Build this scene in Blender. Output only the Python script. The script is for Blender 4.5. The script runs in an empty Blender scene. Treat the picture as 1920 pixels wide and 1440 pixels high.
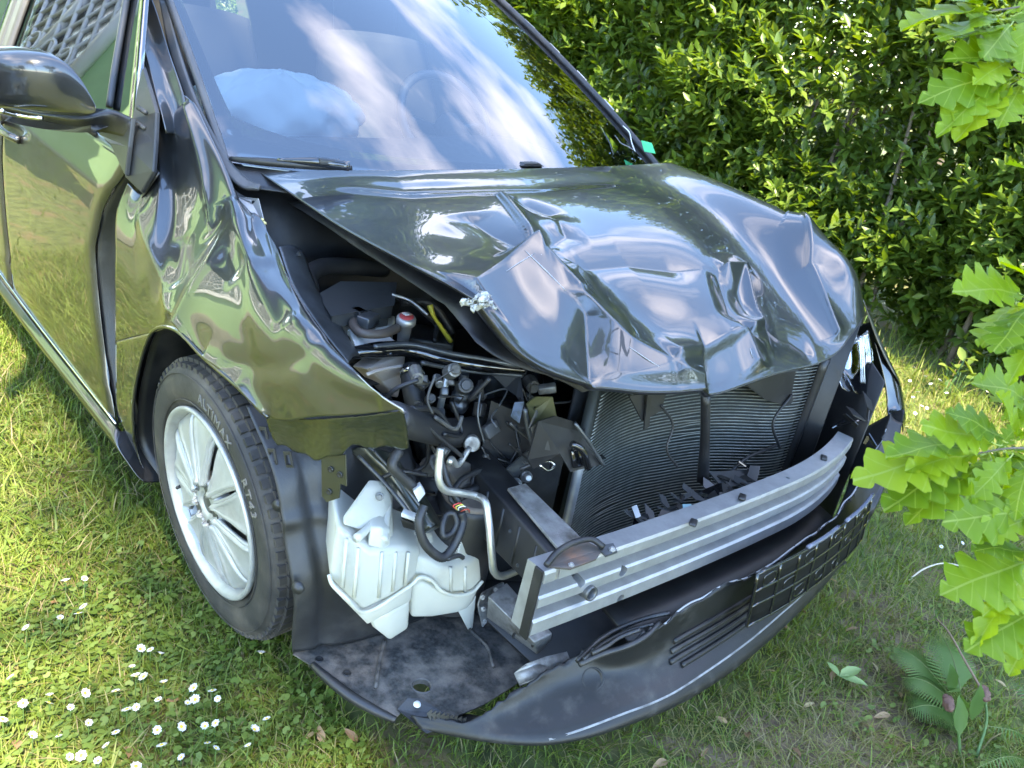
import bpy, bmesh, math, random
import numpy as np
from mathutils import Vector, Matrix, geometry
random.seed(7); RNG = np.random.default_rng(7)
scene = bpy.context.scene
COL = scene.collection

# ------------------------------------------------------------------ camera
# car frame: ground z = 0, origin under the front axle, car's nose towards -Y, car's right side at -X
CAM = np.array([-1.576, -1.558, 1.431]); YAW, PITCH, ROLL, FPX = 0.789, -0.404, 0.203, 1650.0
_f = np.array([math.sin(YAW)*math.cos(PITCH), math.cos(YAW)*math.cos(PITCH), math.sin(PITCH)])
_r = np.array([math.cos(YAW), -math.sin(YAW), 0.0]); _u = np.cross(_r, _f)
CR = _r*math.cos(ROLL)+_u*math.sin(ROLL); CU = -_r*math.sin(ROLL)+_u*math.cos(ROLL)
cd = bpy.data.cameras.new('camera'); cam = bpy.data.objects.new('camera', cd); COL.objects.link(cam)
cd.sensor_fit = 'HORIZONTAL'; cd.sensor_width = 36.0; cd.lens = FPX/1920*36.0
cd.clip_start = 0.02; cd.clip_end = 600
cam.matrix_world = Matrix(((CR[0], CU[0], -_f[0], CAM[0]), (CR[1], CU[1], -_f[1], CAM[1]), (CR[2], CU[2], -_f[2], CAM[2]), (0, 0, 0, 1)))
scene.camera = cam
cd.dof.use_dof = True; cd.dof.focus_distance = 2.15; cd.dof.aperture_fstop = 9.0

# ------------------------------------------------------------------ sky, sun, exposure
SUN_EL, SUN_AZ = math.radians(52), math.radians(200)      # azimuth from +Y towards +X
world = bpy.data.worlds.new('World'); scene.world = world; world.use_nodes = True
wn, wl = world.node_tree.nodes, world.node_tree.links
bg = wn['Background']; bg.inputs['Strength'].default_value = 0.15
sky = wn.new('ShaderNodeTexSky'); sky.sky_type = 'NISHITA'; sky.sun_disc = False
sky.sun_elevation = SUN_EL; sky.sun_rotation = SUN_AZ; sky.air_density = 1.0; sky.dust_density = 0.0; sky.ozone_density = 5.0
tc = wn.new('ShaderNodeTexCoord')
# scattered white clouds over the whole sky
wmap = wn.new('ShaderNodeMapping'); wmap.inputs['Scale'].default_value = (1.0, 1.0, 2.2); wmap.inputs['Location'].default_value = (1.35, 0.95, 0.2)
wl.new(tc.outputs['Generated'], wmap.inputs['Vector'])
cn = wn.new('ShaderNodeTexNoise'); cn.inputs['Scale'].default_value = 1.9; cn.inputs['Detail'].default_value = 9; cn.inputs['Roughness'].default_value = 0.50
wl.new(wmap.outputs[0], cn.inputs['Vector'])
cr = wn.new('ShaderNodeValToRGB'); cr.color_ramp.elements[0].position = 0.54; cr.color_ramp.elements[1].position = 0.84
wl.new(cn.outputs['Fac'], cr.inputs['Fac'])
cm = wn.new('ShaderNodeMix'); cm.data_type = 'RGBA'; cm.inputs['B'].default_value = (7.2, 6.9, 7.6, 1)
wl.new(cr.outputs['Color'], cm.inputs['Factor']); wl.new(sky.outputs[0], cm.inputs['A']); wl.new(cm.outputs['Result'], bg.inputs['Color'])
sd = bpy.data.lights.new('sun', 'SUN'); sd.energy = 2.6; sd.angle = math.radians(1.0); sd.color = (1.0, 0.90, 0.70)
sun = bpy.data.objects.new('sun', sd); COL.objects.link(sun)
_s = Vector((math.sin(SUN_AZ)*math.cos(SUN_EL), math.cos(SUN_AZ)*math.cos(SUN_EL), math.sin(SUN_EL)))
sun.rotation_euler = _s.to_track_quat('Z', 'Y').to_euler(); sun.location = (-4, -8, 12)
vs = scene.view_settings; vs.view_transform = 'Standard'; vs.look = 'None'; vs.exposure = 3.35; vs.gamma = 1.0; vs.use_curve_mapping = False
vs.use_white_balance = True; vs.white_balance_temperature = 7300; vs.white_balance_tint = 10   # camera balanced for open shade
scene.cycles.max_bounces = 8; scene.cycles.transparent_max_bounces = 12; scene.cycles.glossy_bounces = 5
scene.cycles.sample_clamp_indirect = 6.0
scene.cycles.caustics_reflective = False; scene.cycles.caustics_refractive = False

# ------------------------------------------------------------------ helpers
def ray(px, py): return _f+(px-960.0)/FPX*CR-(py-720.0)/FPX*CU
def Q(px, py, ax, v):
    """the point on the plane x|y|z = v that a pixel of the 1920x1440 photograph shows"""
    d = ray(px, py); i = 'xyz'.index(ax); return CAM+(v-CAM[i])/d[i]*d
def D(px, py, depth): return CAM+depth*ray(px, py)
def project(P):
    d = np.asarray(P)-CAM; w = d@_f; return np.stack([960+FPX*(d@CR)/w, 720-FPX*(d@CU)/w], -1)
def cv(L): return np.array([Q(*p) if (len(p) == 4) else np.array(p, float) for p in L], float)

def link(name, me, mat=None, parent=None, smooth=True):
    o = bpy.data.objects.new(name, me); COL.objects.link(o)
    if mat is not None: me.materials.append(mat)
    if smooth and len(me.polygons): me.polygons.foreach_set('use_smooth', [True]*len(me.polygons))
    if parent is not None: o.parent = parent
    return o
def mesh(name, V, F, mat=None, parent=None, smooth=True, origin=None):
    me = bpy.data.meshes.new(name); V = np.asarray(V, float)
    if origin is not None: V = V-np.asarray(origin)
    me.from_pydata(V.tolist(), [], [list(map(int, f)) for f in F]); me.update()
    o = link(name, me, mat, parent, smooth)
    if origin is not None: o.location = origin
    return o
def empty(name, loc=(0, 0, 0), parent=None):
    o = bpy.data.objects.new(name, None); COL.objects.link(o); o.location = loc; o.empty_display_size = 0.1
    if parent is not None: o.parent = parent
    return o
def tag(o, label=None, cat=None, group=None, kind=None):
    if label: o['label'] = label
    if cat: o['category'] = cat
    if group: o['group'] = group
    if kind: o['kind'] = kind
    return o
def cat_rom(P, n):
    """Catmull-Rom resample of a polyline (k,3) to n points, by chord length"""
    P = np.asarray(P, float)
    if len(P) == 2: return P[0]+(P[1]-P[0])*np.linspace(0, 1, n)[:, None]
    t = np.r_[0, np.cumsum(np.maximum(np.linalg.norm(np.diff(P, axis=0), axis=1), 1e-6)**0.7)]; t /= t[-1]
    M = np.gradient(P, t, axis=0) if len(P) > 2 else None
    x = np.linspace(0, 1, n); i = np.clip(np.searchsorted(t, x, 'right')-1, 0, len(P)-2)
    h = (t[i+1]-t[i])[:, None]; s = ((x-t[i])/(t[i+1]-t[i]))[:, None]
    return (2*s**3-3*s**2+1)*P[i]+(s**3-2*s**2+s)*h*M[i]+(-2*s**3+3*s**2)*P[i+1]+(s**3-s**2)*h*M[i+1]
def net(rows, nu, nv):
    """loft a list of control curves to an (nu, nv, 3) grid"""
    A = np.array([cat_rom(cv(r), nv) for r in rows]); return np.stack([cat_rom(A[:, j], nu) for j in range(nv)], 1)
def grid_faces(nu, nv, flip=False):
    i, j = np.meshgrid(np.arange(nu-1), np.arange(nv-1), indexing='ij'); a = (i*nv+j).ravel()
    F = np.stack([a, a+1, a+nv+1, a+nv], 1); return F[:, ::-1] if flip else F
def solid(name, G, mat, parent=None, thick=0.002, flip=False, smooth=True, inward=None, mask=None):
    """a sheet of real thickness from a grid of points"""
    nu, nv = G.shape[:2]; V = G.reshape(-1, 3); F = grid_faces(nu, nv, flip)
    if mask is not None: F = F[mask.ravel()]
    o = mesh(name, V, F, mat, parent, smooth)
    m = o.modifiers.new('sheet', 'SOLIDIFY'); m.thickness = thick; m.offset = -1; m.use_rim = True
    return o
def tube(name, P, r, mat, parent=None, n=8, res=None, closed=False, origin=None, caps=True):
    P = cv(P); res = res or max(2, 6*(len(P)-1)); C = cat_rom(P, res) if len(P) > 2 else cat_rom(P, 2)
    r = np.interp(np.linspace(0, 1, len(C)), np.linspace(0, 1, len(np.atleast_1d(r))), np.atleast_1d(r))
    T = np.gradient(C, axis=0); T /= np.linalg.norm(T, axis=1)[:, None]+1e-12
    nrm = np.cross(T[0], [0.13, 0.21, 0.97]); nrm /= np.linalg.norm(nrm); V = []
    for k in range(len(C)):
        nrm = nrm-T[k]*(nrm@T[k]); nrm /= np.linalg.norm(nrm); b = np.cross(T[k], nrm)
        for a in np.linspace(0, 2*math.pi, n, endpoint=False): V.append(C[k]+r[k]*(math.cos(a)*nrm+math.sin(a)*b))
    F = [(k*n+i, k*n+(i+1) % n, (k+1)*n+(i+1) % n, (k+1)*n+i) for k in range(len(C)-1) for i in range(n)]
    if caps: F += [tuple(range(n))[::-1], tuple(range((len(C)-1)*n, len(C)*n))]
    return mesh(name, V, F, mat, parent, True, origin)
def frame(z, x=None):
    z = np.asarray(z, float); z = z/np.linalg.norm(z)
    x = np.array([0, 0, 1.0]) if x is None else np.asarray(x, float)
    if abs(x@z)/np.linalg.norm(x) > 0.95: x = np.array([1.0, 0, 0])
    x = x-z*(x@z); x /= np.linalg.norm(x); return x, np.cross(z, x), z
def lathe(name, prof, c, axis, mat, parent=None, n=32, smooth=True, up=None):
    """prof: list of (radius, height along axis)"""
    x, y, z = frame(axis, up); V = []; c = np.asarray(c, float)
    for rr, hh in prof:
        for a in np.linspace(0, 2*math.pi, n, endpoint=False): V.append(c+rr*(math.cos(a)*x+math.sin(a)*y)+hh*z)
    F = [(k*n+i, k*n+(i+1) % n, (k+1)*n+(i+1) % n, (k+1)*n+i) for k in range(len(prof)-1) for i in range(n)]
    return mesh(name, V, F, mat, parent, smooth)
def bev(o, w=0.004, seg=2):
    m = o.modifiers.new('bevel', 'BEVEL'); m.width = w; m.segments = seg; m.limit_method = 'ANGLE'; m.angle_limit = math.radians(35)
    return o
def box8(name, C8, mat, parent=None, b=0.003, smooth=True):
    """hexahedron: four bottom corners then four top corners"""
    o = mesh(name, cv(C8), [(3, 2, 1, 0), (4, 5, 6, 7), (0, 1, 5, 4), (1, 2, 6, 5), (2, 3, 7, 6), (3, 0, 4, 7)], mat, parent, smooth)
    return bev(o, b) if b else o
def obox(name, c, size, mat, parent=None, rot=(0, 0, 0), b=0.003):
    c = np.asarray(c, float); s = np.asarray(size)/2; R = np.array(Matrix.Identity(3)) if rot is None else np.array((Matrix.Rotation(rot[2], 3, 'Z') @ Matrix.Rotation(rot[1], 3, 'Y') @ Matrix.Rotation(rot[0], 3, 'X')))
    C8 = [c+R@(s*np.array(k)) for k in [(-1, -1, -1), (1, -1, -1), (1, 1, -1), (-1, 1, -1), (-1, -1, 1), (1, -1, 1), (1, 1, 1), (-1, 1, 1)]]
    return box8(name, C8, mat, parent, b)
def plate(name, P, mat, parent=None, thick=0.003, holes=(), b=0.0):
    """flat-ish sheet metal piece from an outline (and hole outlines) of 3-D points, given thickness"""
    P = cv(P); H = [cv(h) for h in holes]
    n = np.zeros(3)
    for k in range(len(P)): n += np.cross(P[k]-P.mean(0), P[(k+1) % len(P)]-P.mean(0))
    n /= np.linalg.norm(n)
    if n@(CAM-P.mean(0)) < 0: P = P[::-1]; n = -n
    loops = [P]+H; A = np.concatenate(loops); tri = geometry.tessellate_polygon([[Vector(q) for q in L] for L in loops])
    m = len(A); V = np.concatenate([A, A-n*thick]); F = []
    for t in tri:
        a, b_, c_ = t; nn = np.cross(A[b_]-A[a], A[c_]-A[a])
        if nn@n < 0: a, b_, c_ = a, c_, b_
        F += [(a, b_, c_), (a+m, c_+m, b_+m)]
    s = 0
    for L in loops:
        k = len(L)
        for i in range(k): j = (i+1) % k; F.append((s+i, s+i+m, s+j+m, s+j))
        s += k
    o = mesh(name, V, F, mat, parent, False)
    return bev(o, b) if b else o
def circle3(c, r, axis, n=14, up=None, sx=1.0, sy=1.0):
    x, y, z = frame(axis, up); c = np.asarray(c, float)
    return [c+r*(sx*math.cos(a)*x+sy*math.sin(a)*y) for a in np.linspace(0, 2*math.pi, n, endpoint=False)]
def cut(o, cutters):
    """subtract closed meshes from o for good"""
    for V, F in cutters:
        me = bpy.data.meshes.new('cut'); me.from_pydata([list(map(float, v)) for v in V], [], F); me.update()
        c = bpy.data.objects.new('cut', me); COL.objects.link(c)
        m = o.modifiers.new('cut', 'BOOLEAN'); m.operation = 'DIFFERENCE'; m.object = c; m.solver = 'EXACT'
        dg = bpy.context.evaluated_depsgraph_get(); new = bpy.data.meshes.new_from_object(o.evaluated_get(dg))
        o.modifiers.clear(); o.data = new; bpy.data.objects.remove(c); bpy.data.meshes.remove(me)
    return o
def cyl(a, b, r, n=14):
    a, b = np.asarray(a, float), np.asarray(b, float); A, B = circle3(a, r, b-a, n), circle3(b, r, b-a, n)
    return A+B, [tuple(range(n))[::-1], tuple(range(n, 2*n))]+[(i, (i+1) % n, n+(i+1) % n, n+i) for i in range(n)]
def bolt(name, c, axis, r, mat, parent, h=0.008):
    return lathe(name, [(0, h), (r*0.55, h), (r*0.6, h*0.8), (r*0.62, h*0.35), (r, h*0.3), (r, -0.002)], c, axis, mat, parent, 6 if r < 0.008 else 10, False)

# ------------------------------------------------------------------ materials
def mat(name, col, rough=0.5, metal=0.0, coat=0.0, spec=0.5, noise=None, bump=None, dirt=None, trans=0.0, sss=0.0, ior=None, dust=None, coat_rough=0.03):
    """principled material; noise=(scale, amount) mottles the colour, bump=(scale, strength), dirt=(colour, scale, lo, hi) lays patches"""
    m = bpy.data.materials.new(name); m.use_nodes = True; N, L = m.node_tree.nodes, m.node_tree.links
    b = N['Principled BSDF']; b.inputs['Roughness'].default_value = rough; b.inputs['Metallic'].default_value = metal
    b.inputs['Base Color'].default_value = (*col, 1); b.inputs['Specular IOR Level'].default_value = spec
    b.inputs['Coat Weight'].default_value = coat; b.inputs['Coat Roughness'].default_value = coat_rough
    b.inputs['Transmission Weight'].default_value = trans
    if ior: b.inputs['IOR'].default_value = ior
    if sss:
        b.inputs['Subsurface Weight'].default_value = sss; b.inputs['Subsurface Radius'].default_value = (0.03, 0.03, 0.025); b.inputs['Subsurface Scale'].default_value = 0.6
    geo = N.new('ShaderNodeNewGeometry'); src = None
    def tex(scale, detail=6):
        t = N.new('ShaderNodeTexNoise'); t.inputs['Scale'].default_value = scale; t.inputs['Detail'].default_value = detail; t.inputs['Roughness'].default_value = 0.6
        L.new(geo.outputs['Position'], t.inputs['Vector']); return t
    if noise:
        t = tex(noise[0]); r = N.new('ShaderNodeMapRange'); r.inputs['From Min'].default_value = 0.3; r.inputs['From Max'].default_value = 0.7
        r.inputs['To Min'].default_value = 1-noise[1]; r.inputs['To Max'].default_value = 1+noise[1]; L.new(t.outputs['Fac'], r.inputs['Value'])
        mx = N.new('ShaderNodeMix'); mx.data_type = 'RGBA'; mx.blend_type = 'MULTIPLY'; mx.inputs['Factor'].default_value = 1; mx.inputs['A'].default_value = (*col, 1)
        L.new(r.outputs[0], mx.inputs['B']); src = mx.outputs['Result']
    if dirt:
        dc, ds, lo, hi = dirt; t = tex(ds, 9); r = N.new('ShaderNodeMapRange'); r.inputs['From Min'].default_value = lo; r.inputs['From Max'].default_value = hi; r.interpolation_type = 'SMOOTHSTEP'
        L.new(t.outputs['Fac'], r.inputs['Value']); mx = N.new('ShaderNodeMix'); mx.data_type = 'RGBA'; mx.inputs['B'].default_value = (*dc, 1)
        L.new(r.outputs[0], mx.inputs['Factor'])
        if src is not None: L.new(src, mx.inputs['A'])
        else: mx.inputs['A'].default_value = (*col, 1)
        src = mx.outputs['Result']
        rr = N.new('ShaderNodeMapRange'); rr.inputs['To Min'].default_value = rough; rr.inputs['To Max'].default_value = max(rough, 0.75); L.new(r.outputs[0], rr.inputs['Value']); L.new(rr.outputs[0], b.inputs['Roughness'])
    if src is not None: L.new(src, b.inputs['Base Color'])
    if bump:
        t = tex(bump[0], 8); bp = N.new('ShaderNodeBump'); bp.inputs['Strength'].default_value = bump[1]; bp.inputs['Distance'].default_value = 0.004
        L.new(t.outputs['Fac'], bp.inputs['Height']); L.new(bp.outputs[0], b.inputs['Normal'])
    return m
# ------------------------------------------------------------------ setting: lawn, grass, hedge, trees, house
def leaf_mat(name, cols, rough=.42, trans=.35, attr=True, spec=.35):
    """two-sided leaf: colour varies leaf by leaf (attribute 'rnd'), part of the light shines through"""
    m = bpy.data.materials.new(name); m.use_nodes = True; N, L = m.node_tree.nodes, m.node_tree.links; b = N['Principled BSDF']
    b.inputs['Roughness'].default_value = rough; b.inputs['Specular IOR Level'].default_value = spec
    ramp = N.new('ShaderNodeValToRGB'); e = ramp.color_ramp.elements
    e[0].color = (*cols[0], 1); e[1].color = (*cols[-1], 1)
    for k, c in enumerate(cols[1:-1]): x = e.new((k+1)/(len(cols)-1)); x.color = (*c, 1)
    if attr:
        at = N.new('ShaderNodeAttribute'); at.attribute_name = 'rnd'; L.new(at.outputs['Fac'], ramp.inputs['Fac'])
    else:
        oi = N.new('ShaderNodeObjectInfo'); L.new(oi.outputs['Random'], ramp.inputs['Fac'])
    L.new(ramp.outputs['Color'], b.inputs['Base Color'])
    if trans:
        t = N.new('ShaderNodeBsdfTranslucent'); hs = N.new('ShaderNodeHueSaturation'); hs.inputs['Hue'].default_value = .485; hs.inputs['Saturation'].default_value = 1.15; hs.inputs['Value'].default_value = 1.5
        L.new(ramp.outputs['Color'], hs.inputs['Color']); L.new(hs.outputs[0], t.inputs['Color'])
        mx = N.new('ShaderNodeMixShader'); mx.inputs[0].default_value = trans; L.new(b.outputs[0], mx.inputs[1]); L.new(t.outputs[0], mx.inputs[2]); L.new(mx.outputs[0], N['Material Output'].inputs['Surface'])
    return m
GRASS = leaf_mat('grass_blade', [(.070, .120, .020), (.120, .180, .028), (.170, .220, .042), (.22, .21, .07), (.28, .225, .12)], .5, .35)
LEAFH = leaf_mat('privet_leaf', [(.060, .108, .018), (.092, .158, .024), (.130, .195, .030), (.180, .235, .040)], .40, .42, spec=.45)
LEAFO = leaf_mat('privet_leaf_single', [(.048, .092, .015), (.075, .132, .018), (.105, .165, .022), (.145, .200, .030)], .36, .33, attr=False, spec=.5)
LEAFT = leaf_mat('tree_leaf', [(.040, .072, .013), (.075, .120, .020), (.125, .170, .026)], .45, .35)
CLOVER = leaf_mat('clover_leaf', [(.070, .120, .020), (.105, .160, .028), (.15, .20, .045)], .5, .3)
OAK = leaf_mat('young_oak_leaf', [(.10, .185, .012), (.16, .265, .015), (.22, .33, .018), (.28, .37, .02)], .42, .5, attr=False)
def veins(m_):
    N, L = m_.node_tree.nodes, m_.node_tree.links; b = N['Principled BSDF']; src = b.inputs['Base Color'].links[0].from_socket
    t = N.new('ShaderNodeTexCoord'); sp = N.new('ShaderNodeSeparateXYZ'); L.new(t.outputs['Object'], sp.inputs[0])
    def M(op, a, b_=None, c=None):
        n = N.new('ShaderNodeMath'); n.operation = op
        for i, v in enumerate((a, b_, c)):
            if v is None: continue
            if isinstance(v, (int, float)): n.inputs[i].default_value = v
            else: L.new(v, n.inputs[i])
        return n.outputs[0]
    ax = M('ABSOLUTE', sp.outputs['X']); mid = M('LESS_THAN', ax, .010); side = M('LESS_THAN', M('ABSOLUTE', M('SINE', M('MULTIPLY', M('SUBTRACT', sp.outputs['Y'], M('MULTIPLY', ax, .9)), 19.0))), .13)
    f = M('MAXIMUM', M('MULTIPLY', mid, .7), M('MULTIPLY', side, .4)); mx = N.new('ShaderNodeMix'); mx.data_type = 'RGBA'; L.new(f, mx.inputs['Factor']); L.new(src, mx.inputs['A']); mx.inputs['B'].default_value = (.34, .42, .09, 1); L.new(mx.outputs['Result'], b.inputs['Base Color'])
    for l in list(src.links):
        if l.to_node.type == 'HUE_SAT': L.new(mx.outputs['Result'], l.to_socket)
veins(OAK)
FERNM = leaf_mat('fern_leaf', [(.060, .125, .028), (.095, .17, .040)], .5, .35, attr=False)
DRY = leaf_mat('dry_leaf', [(.22, .13, .07), (.33, .22, .12), (.42, .33, .17)], .7, .2, attr=False)
BARK = mat('bark', (.085, .065, .048), .85, noise=(12, .4), bump=(30, .6))
TWIG = mat('twig_bark', (.13, .105, .075), .8, noise=(30, .3))
SOIL = mat('lawn_soil', (.085, .105, .028), .95, noise=(18, .5), dirt=((.15, .105, .055), 4.5, .50, .70), bump=(45, .8))

def sheet(name, V, F, rnd, m_, parent=None, smooth=True):
    """big foliage mesh from arrays; rnd = per-vertex 0..1 that picks the tint"""
    me = bpy.data.meshes.new(name); V = np.asarray(V, np.float32); F = np.asarray(F, np.int32); k = F.shape[1]
    me.vertices.add(len(V)); me.vertices.foreach_set('co', V.ravel()); me.loops.add(F.size); me.loops.foreach_set('vertex_index', F.ravel())
    me.polygons.add(len(F)); me.polygons.foreach_set('loop_start', np.arange(0, F.size, k, dtype=np.int32))
    a = me.attributes.new('rnd', 'FLOAT', 'POINT'); a.data.foreach_set('value', np.asarray(rnd, np.float32)); me.update(calc_edges=True)
    return link(name, me, m_, parent, smooth)
def hgt(x, y): return .012*np.sin(2.1*x+1.3*y)+.010*np.sin(3.7*y-1.9*x+1)+.006*np.sin(7*x+5*y)
def hg(x, y):  # keep it low under the wheels
    return hgt(x, y)-.012
n = 150; g = np.sign(np.linspace(-1, 1, n))*np.abs(np.linspace(-1, 1, n))**3*140
gx, gy = np.meshgrid(g, g, indexing='ij'); gx, gy = gx+.3, gy+.3
lawn = mesh('lawn', np.stack([gx, gy, hg(gx, gy)], -1).reshape(-1, 3), grid_faces(n, n), SOIL); tag(lawn, kind='structure')

def blades(xy, hmin, hmax, w, lean, tint):
    m = len(xy); a = RNG.uniform(0, 2*np.pi, m); h = RNG.uniform(hmin, hmax, m); b = a+RNG.normal(0, .6, m)
    le = np.abs(RNG.normal(lean, .28, m)); base = np.c_[xy, hg(xy[:, 0], xy[:, 1])-.004]
    wd = np.c_[np.cos(a), np.sin(a), 0*a]*w*RNG.uniform(.6, 1.3, m)[:, None]; dr_ = np.c_[-np.sin(b), np.cos(b), 0*b]
    def at(t, k): return base+dr_*(h*le*t**1.7)[:, None]+np.c_[0*h, 0*h, h*(t-.35*le*t*t)]
    p1, p2, p3 = at(.45, 0), at(.8, 0), at(1.0, 0)
    V = np.stack([base-wd, base+wd, p1-wd*.9, p1+wd*.9, p2-wd*.6, p2+wd*.6, p3-wd*.08, p3+wd*.08], 1).reshape(-1, 3)
    F = (np.arange(m)*8)[:, None, None]+np.array([[0, 1, 3, 2], [2, 3, 5, 4], [4, 5, 7, 6]])[None]
    return V, F.reshape(-1, 4), np.repeat(np.clip(tint, 0, 1), 8)
def patchy(xy): return .5+.28*np.sin(3.1*xy[:, 0]+1.7*xy[:, 1]+.4)+.22*np.sin(5.3*xy[:, 1]-4.1*xy[:, 0])+.12*np.sin(11*xy[:, 0]+9*xy[:, 1])
def scatter(nm, x0, x1, y0, y1, keep=None):
    xy = np.c_[RNG.uniform(x0, x1, nm), RNG.uniform(y0, y1, nm)]
    return xy if keep is None else xy[keep(xy)]
def uncar(xy): return ~((xy[:, 0] > -.70) & (xy[:, 0] < .80) & (xy[:, 1] > -.42) & (xy[:, 1] < 3.5))
def worn(xy):   # trodden strip in front of the nose
    return np.exp(-((xy[:, 1]+.96+.12*np.sin(4*xy[:, 0]))/.17)**2)*np.exp(-((xy[:, 0]-.42)/.50)**2)
wx_, wy_ = np.meshgrid(np.linspace(-.25, 1.15, 40), np.linspace(-1.32, -.62, 30), indexing='ij')
wz_ = hg(wx_, wy_)+.003+.016*(worn(np.stack([wx_.ravel(), wy_.ravel()], 1)).reshape(wx_.shape)-.62)+.004*np.sin(31*wx_+17*wy_)
wo = mesh('bare_ground', np.stack([wx_, wy_, wz_], -1).reshape(-1, 3), grid_faces(40, 30), mat('bare_earth', (.14, .10, .06), .95, noise=(25, .5), dirt=((.20, .155, .10), 18, .45, .7), bump=(60, 1.0))); tag(wo, kind='structure')
Vs, Fs, Rs, off = [], [], [], 0
def add(xy, hmin, hmax, w, lean, dry=0.0):
    global off
    t = np.clip(.30*patchy(xy)+RNG.uniform(0, .42, len(xy))+dry, 0, 1); t = np.where(RNG.random(len(xy)) < .12+.5*dry, RNG.uniform(.75, 1, len(xy)), np.minimum(t, .70))
    V, F, R = blades(xy, hmin, hmax, w, lean, t); Vs.append(V); Fs.append(F+off); Rs.append(R); off += len(V)
kw = lambda xy: uncar(xy) & (RNG.random(len(xy)) > .88*worn(xy))
add(scatter(30000, -2.0, -.70, -.7, 2.6, uncar), .022, .058, .0016, .6)
add(scatter(9000, -1.5, -.70, -.7, .5, uncar), .025, .06, .0015, .65)
add(scatter(3000, -2.0, -.72, -.7, 2.6, uncar), .045, .085, .0020, .9)
add(scatter(4200, -1.6, -.78, .35, 2.2), .05, .11, .0022, .8)
add(scatter(16000, -.95, .75, -1.5, -.45, kw), .025, .06, .0015, .7)
add(scatter(36000, .2, 3.3, -2.2, 1.2, kw), .03, .075, .0018, .6)
add(scatter(6000, .7, 3.6, -1.6, 1.6, uncar), .05, .10, .0022, .75)
add(scatter(1500, 2.8, 3.9, -2.4, 2.5), .10, .22, .003, .6)
dxy = scatter(26000, -.5, 1.6, -1.5, -.5); dxy = dxy[(RNG.random(len(dxy)) < worn(dxy)+.06) & uncar(dxy)]; add(dxy, .02, .07, .0013, 1.25, .75)
dxy = scatter(5000, -2.0, -.7, -.7, 1.6); add(dxy[RNG.random(len(dxy)) < .5], .03, .08, .0013, 1.2, .7)
add(scatter(14000, -7, 4, -6, 10, lambda q: uncar(q) & ((q[:, 0] < -1.9) | (q[:, 1] < -2.1) | (q[:, 1] > 2.4))), .05, .10, .004, .6)
gr = sheet('lawn_grass', np.concatenate(Vs), np.concatenate(Fs), np.concatenate(Rs), GRASS); tag(gr, 'uneven green lawn grass with yellowed dry blades round the car', 'grass', kind='stuff')
# low clover and daisy leaves
def rosettes(xy, s0, s1):
    m = len(xy); q = []; k = 7; a0 = RNG.uniform(0, 6.28, m); s = RNG.uniform(s0, s1, m); tx, ty = RNG.normal(0, .28, m), RNG.normal(0, .28, m); z = hg(xy[:, 0], xy[:, 1])+RNG.uniform(.006, .038, m)
    ang = np.linspace(0, 2*np.pi, k, endpoint=False); rr = np.array([.15, .9, 1.1, .95, .95, 1.1, .9])
    ca, sa = np.cos(a0[:, None]+ang), np.sin(a0[:, None]+ang); dx, dy = s[:, None]*rr*ca, s[:, None]*rr*sa*.8
    V = np.stack([xy[:, 0:1]+dx, xy[:, 1:2]+dy, z[:, None]+dx*tx[:, None]+dy*ty[:, None]], -1).reshape(-1, 3)
    b = (np.arange(m)*k)[:, None, None]; F = (b+np.array([[0, 1, 2, 3], [0, 3, 4, 5], [0, 5, 6, 6]])[None]).reshape(-1, 4)
    F2 = (b+np.array([[0, 1, 2], [0, 2, 3], [0, 3, 4], [0, 4, 5], [0, 5, 6]])[None]).reshape(-1, 3); return V, F2, np.repeat(RNG.random(m), k)
cl = np.concatenate([scatter(4800, -1.5, -.72, -.6, .25), scatter(1700, -1.6, -.72, .2, 1.2), scatter(1500, 0.3, 1.5, -1.6, -.9), scatter(2600, 1.2, 3.2, -1.4, 1.0, uncar)])
V, F, R = rosettes(cl, .005, .011); tag(sheet('clover', V, F, R, CLOVER), 'small round clover leaves spread through the grass', 'clover', kind='stuff')

# ---- hedge: shoots with opposite pairs of leaves
LEAF = np.array([(0, 0, 0), (-.24, .25, .05), (0, .28, -.03), (.24, .25, .05), (-.30, .55, .06), (0, .58, -.03), (.30, .55, .06), (-.16, .82, .03), (0, .84, -.03), (.16, .82, .03), (0, 1.03, -.06)])*[.72, 1, 1]
LF = np.array([(0, 2, 1, 1), (0, 3, 2, 2), (1, 2, 5, 4), (2, 3, 6, 5), (4, 5, 8, 7), (5, 6, 9, 8), (7, 8, 10, 10), (8, 9, 10, 10)])
def leaf_tris():
    T = []
    for f in LF: T.append((f[0], f[1], f[2])); (T.append((f[0], f[2], f[3])) if f[3] != f[2] else None)
    return np.array(T)
LT = leaf_tris()
LEAF5 = LEAF[[0, 4, 5, 6, 10]]; LT5 = np.array([(0, 2, 1), (0, 3, 2), (1, 2, 4), (2, 3, 4)])
def leaves(P, Dn, Nn, size, LEAF=None):
    """place leaves at P along Dn with face normal near Nn"""
    LEAF = globals()['LEAF'] if LEAF is None else LEAF
    Dn = Dn/(np.linalg.norm(Dn, axis=1)[:, None]+1e-9); X = np.cross(Dn, Nn); X /= np.linalg.norm(X, axis=1)[:, None]+1e-9; N_ = np.cross(X, Dn)
    s = np.asarray(size)[:, None, None]; return P[:, None]+s*(LEAF[None, :, 0:1]*X[:, None]+LEAF[None, :, 1:2]*Dn[:, None]+LEAF[None, :, 2:3]*N_[:, None])
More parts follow.
